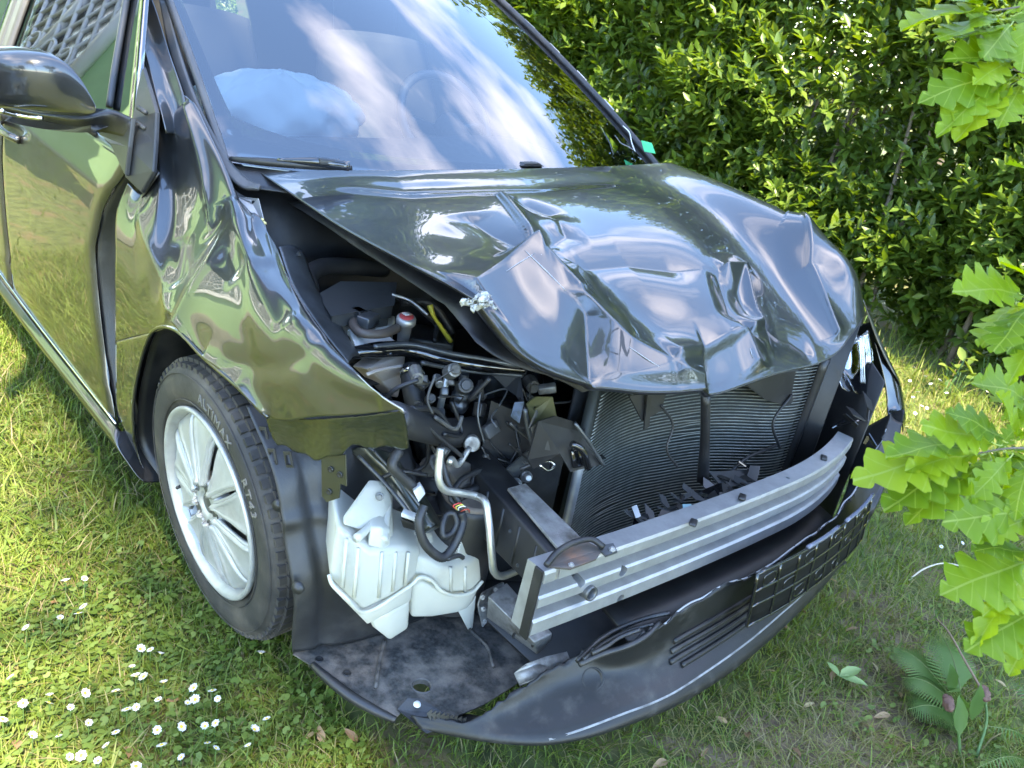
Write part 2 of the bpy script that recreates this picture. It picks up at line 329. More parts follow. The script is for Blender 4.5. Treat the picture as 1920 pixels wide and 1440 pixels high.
def shoots(O, A, L_, n_pairs, ls):
    """O origins, A directions; returns leaf bases, directions, normals, sizes"""
    m = len(O); A = A/np.linalg.norm(A, axis=1)[:, None]; U = np.cross(A, RNG.normal(0, 1, (m, 3))); U /= np.linalg.norm(U, axis=1)[:, None]; W = np.cross(A, U); P, Dn, Nn, S = [], [], [], []
    for k in range(n_pairs):
        t = (k+.6)/n_pairs; b = O+A*(L_*t)[:, None]; ph = k*1.57+RNG.normal(0, .25, m); sp = np.cos(ph)[:, None]*U+np.sin(ph)[:, None]*W
        for s in (-1, 1):
            d = sp*s*(.95-.35*t)+A*(.35+.55*t)+np.array([0, 0, .05]); P.append(b); Dn.append(d+RNG.normal(0, .14, (m, 3))); Nn.append(A*.8+np.array([0, 0, .9])+RNG.normal(0, .25, (m, 3))); S.append(ls*RNG.uniform(.65, 1.15, m)*(1-.35*t))
    return np.concatenate(P), np.concatenate(Dn), np.concatenate(Nn), np.concatenate(S)
HX = 3.35
hedge = empty('hedge', (HX+.4, 1.5, 0)); tag(hedge, 'tall dense green leafy hedge along the lawn behind the car', 'hedge')
def hedge_face(y, z): return HX+.10*np.sin(1.9*y+.7*z)+.08*np.sin(3.7*y-2.2*z+1)+.07*np.sin(6.1*z+2.3*y)-.05*np.clip(z-.4, 0, 1)+.30*np.clip(.35-z, 0, 1)
def hedge_shoots(m, y0, y1, z0, z1, depth, n_pairs, L0, L1, ls):
    y, z = RNG.uniform(y0, y1, m), RNG.uniform(z0, z1, m)**1.0; dp = RNG.random(m)**1.4*depth
    dens = .55+.45*np.sin(2.3*y+1.1*z)*np.sin(1.7*z-1.3*y+.5)+.25*np.clip(z-.5, 0, 1); k = RNG.random(m) < dens+.25; y, z, dp = y[k], z[k], dp[k]; m = len(y)
    O = np.c_[hedge_face(y, z)+dp, y, z]; A = np.c_[-RNG.uniform(.15, 1.0, m), RNG.normal(0, .55, m), RNG.uniform(.1, 1.1, m)]
    return shoots(O, A, RNG.uniform(L0, L1, m), n_pairs, ls)
P1 = hedge_shoots(7600, -1.9, 6.2, .10, 2.95, .50, 6, .15, .28, .124)
P2 = hedge_shoots(1300, -1.9, 6.0, .02, 2.7, .12, 4, .08, .16, .125)
P5 = hedge_shoots(900, -1.9, 6.2, .0, .7, .25, 5, .12, .22, .115); P6 = hedge_shoots(2600, -1.9, 6.2, .2, 3.0, .45, 6, .2, .3, .14); P6[0][:, 0] += .45
P3 = hedge_shoots(2200, 6.2, 10.5, .1, 2.9, .4, 6, .16, .26, .10)
P4 = hedge_shoots(1800, -7.5, -1.9, .1, 2.6, .4, 6, .16, .26, .10)
P, Dn, Nn, S = [np.concatenate(q) for q in zip(P1, P2, P3, P4, P5, P6)]
LV = leaves(P, Dn, Nn, S*1.0)
# the 300 leaves that show largest become single leaf objects
cen = LV.mean(1); pp = project(cen); dep = (cen-CAM)@_f; inside = (pp[:, 0] > 970) & (pp[:, 0] < 1900) & (pp[:, 1] > 10) & (pp[:, 1] < 690) & (dep > 0) & (pp[:, 1] < 690)
nrm_ = np.cross(LV[:, 4]-LV[:, 6], LV[:, 10]-LV[:, 0]); view = CAM-cen; face_ = np.abs((nrm_*view).sum(1))/(np.linalg.norm(view, axis=1)**3+1e-9)
face_ = face_*(cen[:, 0] < hedge_face(cen[:, 1], cen[:, 2])+.02)*inside; big = np.argsort(-face_)[:300]
lm = bpy.data.meshes.new('leaf'); lm.from_pydata(LEAF.tolist(), [], [tuple(map(int, t)) for t in LT]); lm.polygons.foreach_set('use_smooth', [True]*len(LT)); lm.materials.append(LEAFO)
for i in big:
    d = Dn[i]/np.linalg.norm(Dn[i]); x = np.cross(d, Nn[i]); x /= np.linalg.norm(x); n_ = np.cross(x, d); s = S[i]
    o = bpy.data.objects.new('leaf', lm); COL.objects.link(o); o.parent = hedge; o.matrix_parent_inverse = Matrix.Translation(Vector((-(HX+.4), -1.5, 0)))
    o.matrix_basis = Matrix(((x[0]*s, d[0]*s, n_[0]*s, P[i, 0]), (x[1]*s, d[1]*s, n_[1]*s, P[i, 1]), (x[2]*s, d[2]*s, n_[2]*s, P[i, 2]), (0, 0, 0, 1)))
rest = np.ones(len(LV), bool); rest[big] = False; LVr = LV[rest][:, [0, 4, 5, 6, 10]]; m = len(LVr)
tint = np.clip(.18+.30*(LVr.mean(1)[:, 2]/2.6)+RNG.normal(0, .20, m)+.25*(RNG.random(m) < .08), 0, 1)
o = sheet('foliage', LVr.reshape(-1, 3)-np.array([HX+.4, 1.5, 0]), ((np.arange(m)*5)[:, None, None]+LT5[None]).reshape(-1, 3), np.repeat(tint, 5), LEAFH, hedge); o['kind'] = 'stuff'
for k in range(46):
    y = -1.8+8.0*k/46+random.uniform(-.08, .08); x = HX+random.uniform(.16, .5); top = random.uniform(1.5, 2.5)
    o = tube('stem', [(x, y, -.03), (x+random.uniform(-.08, .05), y+random.uniform(-.08, .08), top*.5), (x-random.uniform(0, .18), y+random.uniform(-.15, .15), top)], [.018, .012, .005], TWIG, None, 6, 10)
    o.parent = hedge; o.matrix_parent_inverse = Matrix.Translation(Vector((-(HX+.4), -1.5, 0)))

# ---- trees seen in the paint and the glass, and through the hedge
def tree(name, label, base, h, crown_c, crown_r, nleaf, ls, lobes=9, seed=1, group='trees round the garden'):
    r = np.random.default_rng(seed); t = empty(name, base); tag(t, label, 'tree', group); b = np.array(base); V = []
    cc = np.array(crown_c)-b
    tube('trunk', [(0, 0, -.05), (.08, .05, h*.25), (cc[0]*.6, cc[1]*.6, h*.5), (cc[0], cc[1], h*.8)], [.16, .13, .09, .03], BARK, t, 10, 20)
    C = []
    for k in range(lobes):
        d = r.normal(0, 1, 3); d /= np.linalg.norm(d); c = cc+d*np.array(crown_r)*r.uniform(.35, .75); C.append(c)
        tube('limb', [(cc[0]*.6, cc[1]*.6, h*.45), tuple((c+cc)/2+r.normal(0, .15, 3)), tuple(c)], [.055, .03, .01], BARK, t, 6, 10)
    C = np.array(C); i = r.integers(0, lobes, nleaf); d = r.normal(0, 1, (nleaf, 3)); d /= np.linalg.norm(d, axis=1)[:, None]
    P = C[i]+d*(np.array(crown_r)*.42*r.uniform(.7, 1.25, lobes)[i][:, None])*(r.random(nleaf)**.45)[:, None]
    P = P[P[:, 2] > .8]; m = len(P); Dn = r.normal(0, 1, (m, 3))+[0, 0, -.3]; Nn = r.normal(0, .6, (m, 3))+[0, 0, 1]
    s = ls*r.uniform(.7, 1.3, m); X = np.cross(Dn, Nn); X /= np.linalg.norm(X, axis=1)[:, None]; Dn = Dn/np.linalg.norm(Dn, axis=1)[:, None]
    V = np.stack([P, P+s[:, None]*(Dn*.5-X*.3), P+s[:, None]*Dn, P+s[:, None]*(Dn*.5+X*.3)], 1).reshape(-1, 3)
    o = sheet('crown', V, (np.arange(m)*4)[:, None]+np.arange(4)[None], np.repeat(np.clip(r.normal(.5, .25, m), 0, 1), 4), LEAFT, t, False); o['kind'] = 'stuff'
    return t
tree('shade_tree', 'broad shade tree standing on the lawn in front of the crashed nose', (-3.4, -6.4, 0), 7.5, (-1.25, -4.6, 6.4), (2.1, 3.0, 1.9), 10000, .17, 15, 21)
tree('leafy_tree', 'tall broad tree standing behind the hedge near the car roof', (5.4, 9.4, 0), 9.0, (5.0, 8.8, 6.0), (3.3, 3.2, 2.9), 24000, .17, 13, 11)
tree('leafy_tree', 'slim tree behind the hedge beside the broad one', (9.5, 3.2, 0), 4.6, (9.3, 3.2, 3.0), (1.9, 2.2, 1.5), 8000, .17, 8, 12)
tree('leafy_tree', 'bushy tree far behind the car beyond the hedge end', (1.5, 14.0, 0), 8.0, (1.5, 13.5, 5.2), (3.6, 3.0, 3.0), 9000, .22, 9, 13)
tree('leafy_tree', 'tree at the back of the lawn facing the smashed nose', (3.5, -10.5, 0), 6.0, (3.2, -10.0, 3.8), (3.0, 2.4, 2.2), 9000, .2, 10, 14)
tree('leafy_tree', 'tree far across the lawn on the house side', (-9.5, -6.0, 0), 7.0, (-9.2, -5.5, 4.4), (2.6, 2.6, 2.6), 8000, .2, 10, 15)

def bush(base, r, nl, seed, label):
    t = empty('garden_bush', base); tag(t, label, 'bush', 'bushes beyond the hedge'); q = np.random.default_rng(seed); m = nl; d = q.normal(0, 1, (m, 3)); d /= np.linalg.norm(d, axis=1)[:, None]
    P = d*np.array(r)*(q.random(m)**.4)[:, None]*(1+.25*np.sin(5*d[:, 0]+3*d[:, 2]+seed))[:, None]+[0, 0, r[2]*.8]; k = P[:, 2] > .02; P = P[k]; m = len(P)
    V = leaves(P, q.normal(0, 1, (m, 3))+d[k], q.normal(0, .5, (m, 3))+[0, 0, 1], q.uniform(.09, .16, m), LEAF5)
    o = sheet('foliage', V.reshape(-1, 3), ((np.arange(m)*5)[:, None, None]+LT5[None]).reshape(-1, 3), np.repeat(np.clip(q.normal(.6, .25, m), 0, 1), 5), LEAFT, t); o['kind'] = 'stuff'
    for j in range(5): a = j*1.25; tube('stem', [(0, 0, -.03), (.15*math.cos(a), .15*math.sin(a), r[2]*.5), (.45*r[0]*math.cos(a), .45*r[1]*math.sin(a), r[2]*1.1)], [.03, .02, .008], BARK, t, 6, 8)
for k in range(7): bush((5.4+.7*(k % 3), -4.5+2.4*k, 0), (1.2, 1.7, 1.55+.25*(k % 2)), 5600, 30+k, 'sunlit garden bush standing beyond the hedge')
# ---- pale green house that shows in the door and the wing
house = empty('house', (-5.5, 3.7, 0)); tag(house, 'pale green rendered house with white lattice grilles on its windows', 'house')
WALL = mat('green_render', (.36, .55, .26), .8, noise=(6, .06), bump=(60, .15)); WHITE = mat('white_paint', (.78, .78, .76), .5); DARKG = mat('curtained_window', (.09, .095, .09), .25, coat=.5); BRICK = mat('plinth_stone', (.26, .23, .19), .8, noise=(9, .25)); ROOFM = mat('roof_brown', (.14, .06, .04), .7, noise=(8, .2))
def hbox(name, c, s, m_, par=house, b=.01): return obox(name, np.array(c), s, m_, par, (0, 0, 0), b)
hbox('wall', (0, 2.0, 1.9), (7.0, 4.0, 3.8), WALL); hbox('plinth', (0, 1.95, .08), (7.1, 4.0, .16), BRICK)
plate('roof_slope', [(-3.9, -.5, 3.7), (3.9, -.5, 3.7), (3.9, 2.0, 5.6), (-3.9, 2.0, 5.6)], ROOFM, house, .12); plate('roof_slope', [(-3.9, 4.5, 3.7), (3.9, 4.5, 3.7), (3.9, 2.0, 5.6), (-3.9, 2.0, 5.6)], ROOFM, house, .12)
def lattice(cx, cz, w, h, facing):
    wn_ = empty('window', (0, 0, 0), house)
    def pt(u, v, d): return np.array([cx+u, -d, cz+v]) if facing == 'y' else np.array([3.5+d, cx+u, cz+v])
    def bar(nm, a, b, t, d, m_): tube(nm, [pt(*a, d), pt(*b, d)], t, m_, wn_, 6)
    plate('pane', [pt(-w/2, -h/2, .01), pt(w/2, -h/2, .01), pt(w/2, h/2, .01), pt(-w/2, h/2, .01)], DARKG, wn_, .01)
    for a, b in (((-w/2, -h/2), (w/2, -h/2)), ((w/2, -h/2), (w/2, h/2)), ((w/2, h/2), (-w/2, h/2)), ((-w/2, h/2), (-w/2, -h/2)), ((0, -h/2), (0, h/2))): bar('frame', a, b, .05, .03, WHITE)
    k = 9
    for i in range(-k, k+1):
        for s in (-1, 1):
            pts = [(u, s*(u)+i*.22) for u in np.linspace(-w/2, w/2, 60) if abs(s*u+i*.22) < h/2]
            if len(pts) > 3: bar('grille_bar', pts[0], pts[-1], .016, .06, WHITE)
    for j in range(4):
        V_ = [pt((-.42+.28*j)*w*.8+.10*math.cos(a), -h*.30+.10*math.sin(a), .065) for a in np.linspace(0, 6.28, 17)]; tube('grille_ring', V_, .013, WHITE, wn_, 6, 34)
    hs_ = pt(0, -h/2-.07, .05); obox('sill', hs_, (w+.3, .16, .08) if facing == 'y' else (.16, w+.3, .08), WHITE, wn_, (0, 0, 0), .01)
lattice(2.25, 1.75, 1.5, 1.5, 'y'); lattice(-.3, 1.75, 1.5, 1.5, 'y'); lattice(1.6, 1.75, 1.5, 1.5, 'x')
# ------------------------------------------------------------------ car materials
PAINT = mat('grey_metallic_paint', (0.036, 0.038, 0.040), 0.34, 0.7, coat=1.0, spec=0.6, bump=None, dirt=((0.10, 0.095, 0.08), 3.0, 0.52, 0.95), coat_rough=0.012)
PAINT.node_tree.nodes['Principled BSDF'].inputs['Coat IOR'].default_value = 1.58
MIRP = mat('mirror_paint', (0.030, 0.032, 0.034), 0.3, 0.4, coat=1.0, dirt=((0.08, 0.078, 0.07), 5, 0.5, 0.95), coat_rough=.05)
PAINTD = mat('paint_edge_black', (0.012, 0.012, 0.013), 0.3, 0.2, coat=0.6)
PLAST = mat('black_plastic', (0.016, 0.016, 0.017), 0.42, 0, spec=0.5, noise=(14, 0.35), dirt=((0.085, 0.075, 0.06), 7, 0.5, 0.95), bump=(260, 0.12))
BUMPM = mat('bumper_black', (0.011, 0.011, 0.011), 0.42, 0, spec=0.38, noise=(8, 0.3), dirt=((0.075, 0.070, 0.062), 15, 0.50, 0.85), bump=(420, 0.08))
GLOSSB = mat('gloss_black', (0.008, 0.008, 0.009), 0.12, 0, coat=0.8)
BLACK = mat('engine_black', (0.010, 0.010, 0.011), 0.5, 0, noise=(20, 0.4), dirt=((0.05, 0.045, 0.038), 11, 0.5, 0.9))
RUBBER = mat('tyre_rubber', (0.022, 0.021, 0.021), 0.72, 0, noise=(30, 0.3), dirt=((0.115, 0.095, 0.075), 6, 0.42, 0.85), bump=(240, 0.2))
HOSE = mat('hose_rubber', (0.018, 0.018, 0.019), 0.5, 0, dirt=((0.07, 0.065, 0.055), 16, 0.5, 0.95))
ALLOY = mat('silver_alloy', (0.36, 0.36, 0.345), 0.38, 0.3, noise=(18, 0.15), dirt=((0.16, 0.14, 0.11), 12, 0.50, 0.95))
ALU = mat('raw_aluminium', (0.37, 0.37, 0.37), 0.44, 0.65, noise=(25, 0.15), dirt=((0.26, 0.24, 0.20), 10, 0.56, 1.0), bump=(120, 0.12))
ALUD = mat('dirty_aluminium', (0.34, 0.34, 0.33), 0.46, 0.75, noise=(30, 0.3), dirt=((0.10, 0.09, 0.075), 16, 0.42, 0.7), bump=(150, 0.25))
PIPE = mat('alloy_pipe', (0.55, 0.54, 0.50), 0.38, 0.8, noise=(40, 0.15))
STEEL = mat('grey_steel', (0.10, 0.105, 0.11), 0.38, 0.6, noise=(18, 0.3), dirt=((0.09, 0.08, 0.06), 12, 0.5, 0.9))
PRIMER = mat('grey_green_metal', (0.022, 0.025, 0.018), 0.3, 0.3, coat=0.5, dirt=((0.09, 0.085, 0.07), 8, 0.5, 0.9))
TANK = mat('milky_plastic', (0.74, 0.73, 0.63), 0.40, 0, trans=.40, noise=(9, 0.06), dirt=((0.40, 0.35, 0.26), 11, 0.55, 0.9))
BEIGE = mat('beige_duct', (0.50, 0.43, 0.37), 0.5, 0, sss=0.15, dirt=((0.25, 0.2, 0.16), 9, 0.5, 0.9))
WHITEP = mat('white_plastic', (0.55, 0.55, 0.53), 0.45, 0, dirt=((0.4, 0.36, 0.3), 30, 0.55, 0.9))
DIRTY = mat('muddy_tray', (0.034, 0.034, 0.033), 0.6, 0, noise=(110, 0.7), dirt=((0.15, 0.128, 0.108), 22, 0.40, 0.70), bump=(70, 0.5))
RADI = mat('condenser_tube', (0.22, 0.235, 0.22), 0.45, 0.7, noise=(35, 0.3))
RADB = mat('condenser_core', (0.030, 0.034, 0.030), 0.6, 0.3)
FOAM = mat('torn_foam', (0.40, 0.39, 0.35), 0.8, 0, noise=(60, 0.25))
TRIM = mat('trim_grey', (0.060, 0.060, 0.062), 0.45, 0.1, dirt=((0.16, 0.15, 0.13), 7, 0.5, 1.0))
SAIL = mat('sail_plate_black', (0.022, 0.022, 0.023), 0.4, 0, dirt=((0.09, 0.085, 0.07), 5, 0.45, 1.0))
CHROME = mat('bright_metal', (0.7, 0.7, 0.7), 0.18, 1.0)
YELLOW = mat('yellow_plastic', (0.42, 0.36, 0.04), 0.4)
RED = mat('red_label', (0.38, 0.05, 0.05), 0.5)
GREENT = mat('green_tape', (0.02, 0.42, 0.16), 0.55)
DASH = mat('dash_vinyl', (0.045, 0.047, 0.052), 0.7, noise=(50, 0.15))
SEAT = mat('seat_cloth', (0.045, 0.045, 0.05), 0.85)
BAG = mat('airbag_cloth', (0.80, 0.88, 0.90), 0.8, bump=(9, 0.6))
AMBER = mat('amber_lens', (0.5, 0.2, 0.02), 0.2)
def glass_mat(name, tint, ior, film=0.0, rough=0.0):
    m = bpy.data.materials.new(name); m.use_nodes = True; N, L = m.node_tree.nodes, m.node_tree.links
    N.remove(N['Principled BSDF']); o = N['Material Output']
    fr = N.new('ShaderNodeFresnel'); fr.inputs['IOR'].default_value = ior
    tr = N.new('ShaderNodeBsdfTransparent'); tr.inputs['Color'].default_value = (*tint, 1)
    gl = N.new('ShaderNodeBsdfGlossy'); gl.inputs['Roughness'].default_value = rough; gl.inputs['Color'].default_value = (1, 1, 1, 1)
    mx = N.new('ShaderNodeMixShader'); L.new(fr.outputs[0], mx.inputs[0]); L.new(tr.outputs[0], mx.inputs[1]); L.new(gl.outputs[0], mx.inputs[2])
    L.new(mx.outputs[0], o.inputs['Surface']); return m
GLASS = glass_mat('windscreen_glass', (0.84, 0.90, 0.90), 2.25)
SIDEG = glass_mat('side_glass', (0.35, 0.40, 0.38), 2.5)
LENS = glass_mat('lamp_lens', (0.9, 0.92, 0.95), 1.7)

WHEELG = mat('steering_grey', (.14, .14, .15), .5)
car = empty('car')
tag(car, 'dark grey crashed car on the lawn with buckled bonnet and torn front bumper', 'car')

# ------------------------------------------------------------------ bonnet
hood_cols = [
 [(480,318,'x',-.64),(560,372,'x',-.64),(640,425,'x',-.64),(760,490,'x',-.64),(840,532,'x',-.64),(893,562,'x',-.63)],
 [(600,319,'y',.24),(-.50,.08,1.000),(-.50,-.10,.992),(-.52,-.27,.985),(-.53,-.40,.955),(985,668,'z',.88)],
 [(760,319,'y',.17),(-.30,.03,1.020),(-.30,-.15,1.010),(-.31,-.32,.985),(-.30,-.47,.920),(1130,727,'z',.81)],
 [(930,317,'y',.14),(-.08,0,1.035),(-.08,-.18,1.020),(-.09,-.36,.975),(-.11,-.53,.885),(1330,738,'z',.775)],
 [(1060,314,'y',.15),(.16,0,1.042),(.16,-.18,1.030),(.15,-.36,.982),(.13,-.53,.895),(1452,702,'z',.785)],
 [(1170,310,'y',.19),(.40,.02,1.045),(.40,-.15,1.030),(.40,-.32,.985),(.40,-.48,.905),(1562,667,'z',.80)],
 [(1262,306,'x',.60),(1345,338,'x',.60),(1440,381,'x',.60),(1532,432,'x',.60),(1600,505,'x',.60),(1623,590,'x',.62)],
 [(.72,.30,.985),(.75,.05,.955),(.76,-.15,.93),(.765,-.33,.895),(.75,-.46,.85),(.715,-.55,.81)]]
HG = net(hood_cols, 330, 260)
hp = project(HG)
def hood_xy(px, py):
    d = ((hp-np.array([px, py]))**2).sum(-1); i = np.unravel_index(d.argmin(), d.shape); return HG[i][:2].copy()
def seg_dist(P, a, b):
    ab = b-a; t = np.clip(((P-a)@ab)/(ab@ab), 0, 1); q = a+t[..., None]*ab; w = P-q
    return np.linalg.norm(w, axis=-1), t, np.sign(ab[0]*w[..., 1]-ab[1]*w[..., 0])
HXY = HG[..., :2].copy(); HD = np.zeros(HG.shape[:2])
def crease(pts, amp, width, fade=(0.15, 0.15), step=0.0, kind='cusp'):
    """a sharp fold along pixels; amp lifts the fold line itself, step offsets one flank against the other"""
    global HD
    XY = [hood_xy(*p) for p in pts]; ln = [np.linalg.norm(b-a) for a, b in zip(XY, XY[1:])]; tot = sum(ln)
    best = np.full(HD.shape, 9.0); T = np.zeros(HD.shape); S = np.zeros(HD.shape); acc = 0
    for (a, b), l in zip(zip(XY, XY[1:]), ln):
        d, t, s = seg_dist(HXY, a, b); m = d < best; best[m] = d[m]; T[m] = (acc+t[m]*l)/tot; S[m] = s[m]; acc += l
    f = np.clip(T/max(fade[0], 1e-3), 0, 1)*np.clip((1-T)/max(fade[1], 1e-3), 0, 1); f = f*f*(3-2*f)
    e = np.maximum(0, 1-best/(2.7*width))**1.75 if kind == 'cusp' else np.exp(-(best/width)**2)
    HD += f*(amp*e+step*S*e*np.minimum(1, best/(0.25*width)))
def dent(px, py, amp, rx, ry=None, ang=0.0):
    global HD
    c = hood_xy(px, py); ry = ry or rx; w = HXY-c; ca, sa = math.cos(ang), math.sin(ang)
    u, v = w[..., 0]*ca+w[..., 1]*sa, -w[..., 0]*sa+w[..., 1]*ca; HD += amp*np.exp(-(u/rx)**2-(v/ry)**2)
crease([(985,470),(1090,572),(1180,652),(1262,704),(1328,737)], .032, .050, (.05, .02))
crease([(1003,476),(950,510),(885,548)], .026, .035, (.02, .02))
crease([(870,398),(930,432),(990,470)], -.012, .030, (.2, .05))
crease([(925,362),(960,405),(1000,462)], .016, .028, (.15, .05), step=.008)
crease([(940,365),(1030,400),(1062,440),(1010,470)], -.010, .022, (.2, .1))
crease([(1000,472),(1090,494),(1180,488),(1270,498),(1345,506)], -.015, .034, (.02, .3))
crease([(1095,578),(1104,650),(1108,722)], -.018, .026, (.15, .02))
crease([(1085,488),(1080,530),(1100,575)], .009, .018, (.1, .1))
crease([(1440,395),(1470,432),(1510,510),(1573,648)], .022, .030, (.45, .02), step=.006)
crease([(1345,506),(1395,505),(1415,560),(1432,612),(1402,636)], .022, .020, (.1, .1), step=-.008)
crease([(1402,636),(1412,670),(1425,700)], .024, .025, (.05, .02))
crease([(1250,704),(1330,664),(1400,634)], .020, .026, (.15, .05), step=.007)
crease([(1345,506),(1362,560),(1372,612)], -.012, .018, (.15, .2))
crease([(1432,612),(1480,636),(1530,668)], -.010, .024, (.05, .2))
crease([(1105,722),(1200,712),(1262,704)], .007, .018, (.15, .1))
crease([(560,345),(760,352),(1000,345),(1180,335)], -.010, .05, (.2, .2), kind='g')
dent(1400, 560, -.024, .075, .055); dent(1200, 590, -.020, .11, .08); dent(1020, 610, .010, .09, .11)
dent(860, 440, -.012, .09, .08); dent(1040, 420, .014, .05, .035, .4)
dent(1330, 690, -.010, .06, .05); dent(1010, 540, .008, .05, .06)
# small buckling everywhere towards the nose
nx, ny = HXY[..., 0], HXY[..., 1]; front = np.clip((-ny+.02)/.5, 0, 1)**1.5
HD += front*(.0010*np.sin(9*nx+6*ny+1.0)*np.sin(13*ny-5*nx)+.0006*np.sin(23*nx-11*ny)+.0005*np.sin(31*ny+17*nx+2))
uu, vv = np.meshgrid(np.linspace(0, 1, HG.shape[0]), np.linspace(0, 1, HG.shape[1]), indexing='ij')
edge = np.clip(uu/.04, .15, 1)*np.clip((1-uu)/.04, .3, 1)*np.clip(vv/.05, 0, 1)*np.clip((1-vv)/.03, .45, 1)
HG[..., 2] += HD*edge
hood = solid('bonnet', HG, PAINT, car, 0.0016); tag(hood, 'dark grey bonnet buckled and creased up in front')
# folded hem under the free edges, inner frame under the bonnet
def strip(name, E, off, mat_, parent, thick=.0015):
    E = np.asarray(E); return solid(name, np.stack([E, E+np.asarray(off)*.5+[0, 0, -.004], E+np.asarray(off)], 0), mat_, parent, thick)
strip('edge_hem', HG[0, 2::2], (.020, .004, -.008), PAINTD, hood); strip('edge_hem', HG[::2, -1], (.004, .022, -.012), PAINTD, hood)
fr_ = HG[14:-18:10, 12:-14:10] - np.array([0, 0, .062]); solid('inner_panel', fr_, BLACK, hood, .002)
# thin pale tubes along the folds that paint in their bright highlights
hp2 = project(HG); HILITE = mat('fold_highlight', (.34, .34, .35), .4, .7)
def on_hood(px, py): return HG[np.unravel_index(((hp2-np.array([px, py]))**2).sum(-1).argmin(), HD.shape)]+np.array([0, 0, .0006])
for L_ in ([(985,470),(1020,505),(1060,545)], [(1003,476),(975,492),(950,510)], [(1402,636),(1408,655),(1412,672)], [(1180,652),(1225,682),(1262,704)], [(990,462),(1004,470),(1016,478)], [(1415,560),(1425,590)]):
    tube('crease_highlight', [tuple(on_hood(*p)) for p in L_], [.0006, .0013, .0006], HILITE, hood, 5, 12)
# torn foam at the ripped edge
fo = []; c0 = Q(900, 566, 'x', -.63)
for k in range(26):
    p = c0+RNG.normal(0, 1, 3)*np.array([.013, .015, .006]); fo.append(p)
bm = bmesh.new()
for p in fo:
    bmesh.ops.create_icosphere(bm, subdivisions=2, radius=random.uniform(.003, .006), matrix=Matrix.Translation(Vector(p)) @ Matrix.Rotation(random.random()*6, 4, 'X') @ Matrix.Diagonal((random.uniform(.6, 2.4), random.uniform(.5, 1.2), random.uniform(.4, 1.0), 1)))
for v in bm.verts: v.co += Vector(RNG.normal(0, .0018, 3))
me = bpy.data.meshes.new('torn_foam'); bm.to_mesh(me); bm.free(); tag(link('torn_foam', me, FOAM, hood), 'crumpled white foam hanging from the ripped edge')

# ------------------------------------------------------------------ right front wing
wing_cols = [
 [(238,342,'x',-.855),(219,396,'x',-.868),(217,483,'x',-.878),(216,560,'x',-.878),(216,640,'x',-.876)],
 [(264,363,'x',-.835),(250,430,'x',-.862),(252,500,'x',-.872),(264,570,'x',-.878),(284,624,'x',-.884)],
 [(287,326,'x',-.815),(288,400,'x',-.846),(294,470,'x',-.858),(308,550,'x',-.872),(330,619,'x',-.892)],
 [(299,192,'x',-.770),(322,330,'x',-.795),(338,450,'x',-.822),(352,560,'x',-.868),(381,668,'x',-.893)],
 [(320,180,'x',-.750),(368,330,'x',-.770),(385,450,'x',-.812),(398,575,'x',-.868),(415,694,'x',-.892)],
 [(344,178,'x',-.735),(410,328,'x',-.748),(428,440,'x',-.796),(440,580,'x',-.862),(452,730,'x',-.888)],
 [(443,366,'x',-.722),(468,420,'x',-.750),(470,500,'x',-.825),(482,640,'x',-.872),(503,781,'x',-.874)],
 [(497,428,'x',-.728),(515,500,'x',-.790),(535,580,'x',-.840),(560,690,'x',-.868),(600,781,'x',-.866)],
 [(525,485,'x',-.775),(560,566,'x',-.812),(600,640,'x',-.840),(645,720,'x',-.860),(690,776,'x',-.852)],
 [(530,505,'x',-.778),(598,620,'x',-.820),(660,690,'x',-.842),(720,745,'x',-.850),(756,767,'x',-.842)]]
WG = net(wing_cols, 150, 110); wp = project(WG)
WN = np.cross(np.gradient(WG, axis=0), np.gradient(WG, axis=1)); WN /= np.linalg.norm(WN, axis=-1)[..., None]+1e-9
if (WN*(CAM-WG)).sum(-1).mean() < 0: WN = -WN
WD = np.zeros(WG.shape[:2])
def wcrease(pts, amp, width, fade=(.15, .15), kind='cusp', step=0.0):
    """folds in the wing, laid on its own surface (distances measured in 3-D)"""
    global WD
    X = [WG[np.unravel_index(((wp-np.array(p))**2).sum(-1).argmin(), WD.shape)] for p in pts]
    best = np.full(WD.shape, 9.0); T = np.zeros(WD.shape); ln = [np.linalg.norm(b-a) for a, b in zip(X, X[1:])]; acc = 0
    for (a, b), l in zip(zip(X, X[1:]), ln):
        ab = b-a; t = np.clip(((WG-a)@ab)/(ab@ab), 0, 1); d = np.linalg.norm(WG-(a+t[..., None]*ab), axis=-1)
        m = d < best; best[m] = d[m]; T[m] = (acc+t[m]*l)/sum(ln); acc += l
    f = np.clip(T/fade[0], 0, 1)*np.clip((1-T)/fade[1], 0, 1); f = f*f*(3-2*f)
    WD += f*amp*(np.exp(-best/width) if kind == 'cusp' else np.exp(-(best/width)**2))
wcrease([(330,612),(395,500),(470,415),(490,400)], .016, .040, (.02, .02))
wcrease([(345,190),(385,350),(400,445)], .010, .022, (.05, .1))
wcrease([(300,210),(310,330),(300,470),(305,560)], -.007, .035, (.1, .1), 'g')
wcrease([(262,380),(285,470),(320,600)], .010, .020, (.15, .05))
wcrease([(340,440),(335,540)], -.008, .030, (.2, .2), 'g')
wcrease([(420,470),(450,520)], -.006, .03, (.3, .3), 'g')
wcrease([(490,480),(520,560),(545,620)], -.006, .024, (.2, .2), 'g')
wcrease([(520,600),(600,640)], .004, .03, (.3, .3), 'g')
wcrease([(400,680),(520,690),(620,660)], -.005, .022, (.2, .2), 'g')
wcrease([(430,610),(500,650),(590,650)], -.003, .03, (.3, .3), 'g')
wcrease([(380,668),(452,730),(503,781)], .008, .015, (.02, .02))
wcrease([(560,690),(640,740),(720,760)], -.005, .028, (.2, .1), 'g')
WG = WG+WN*WD[..., None]
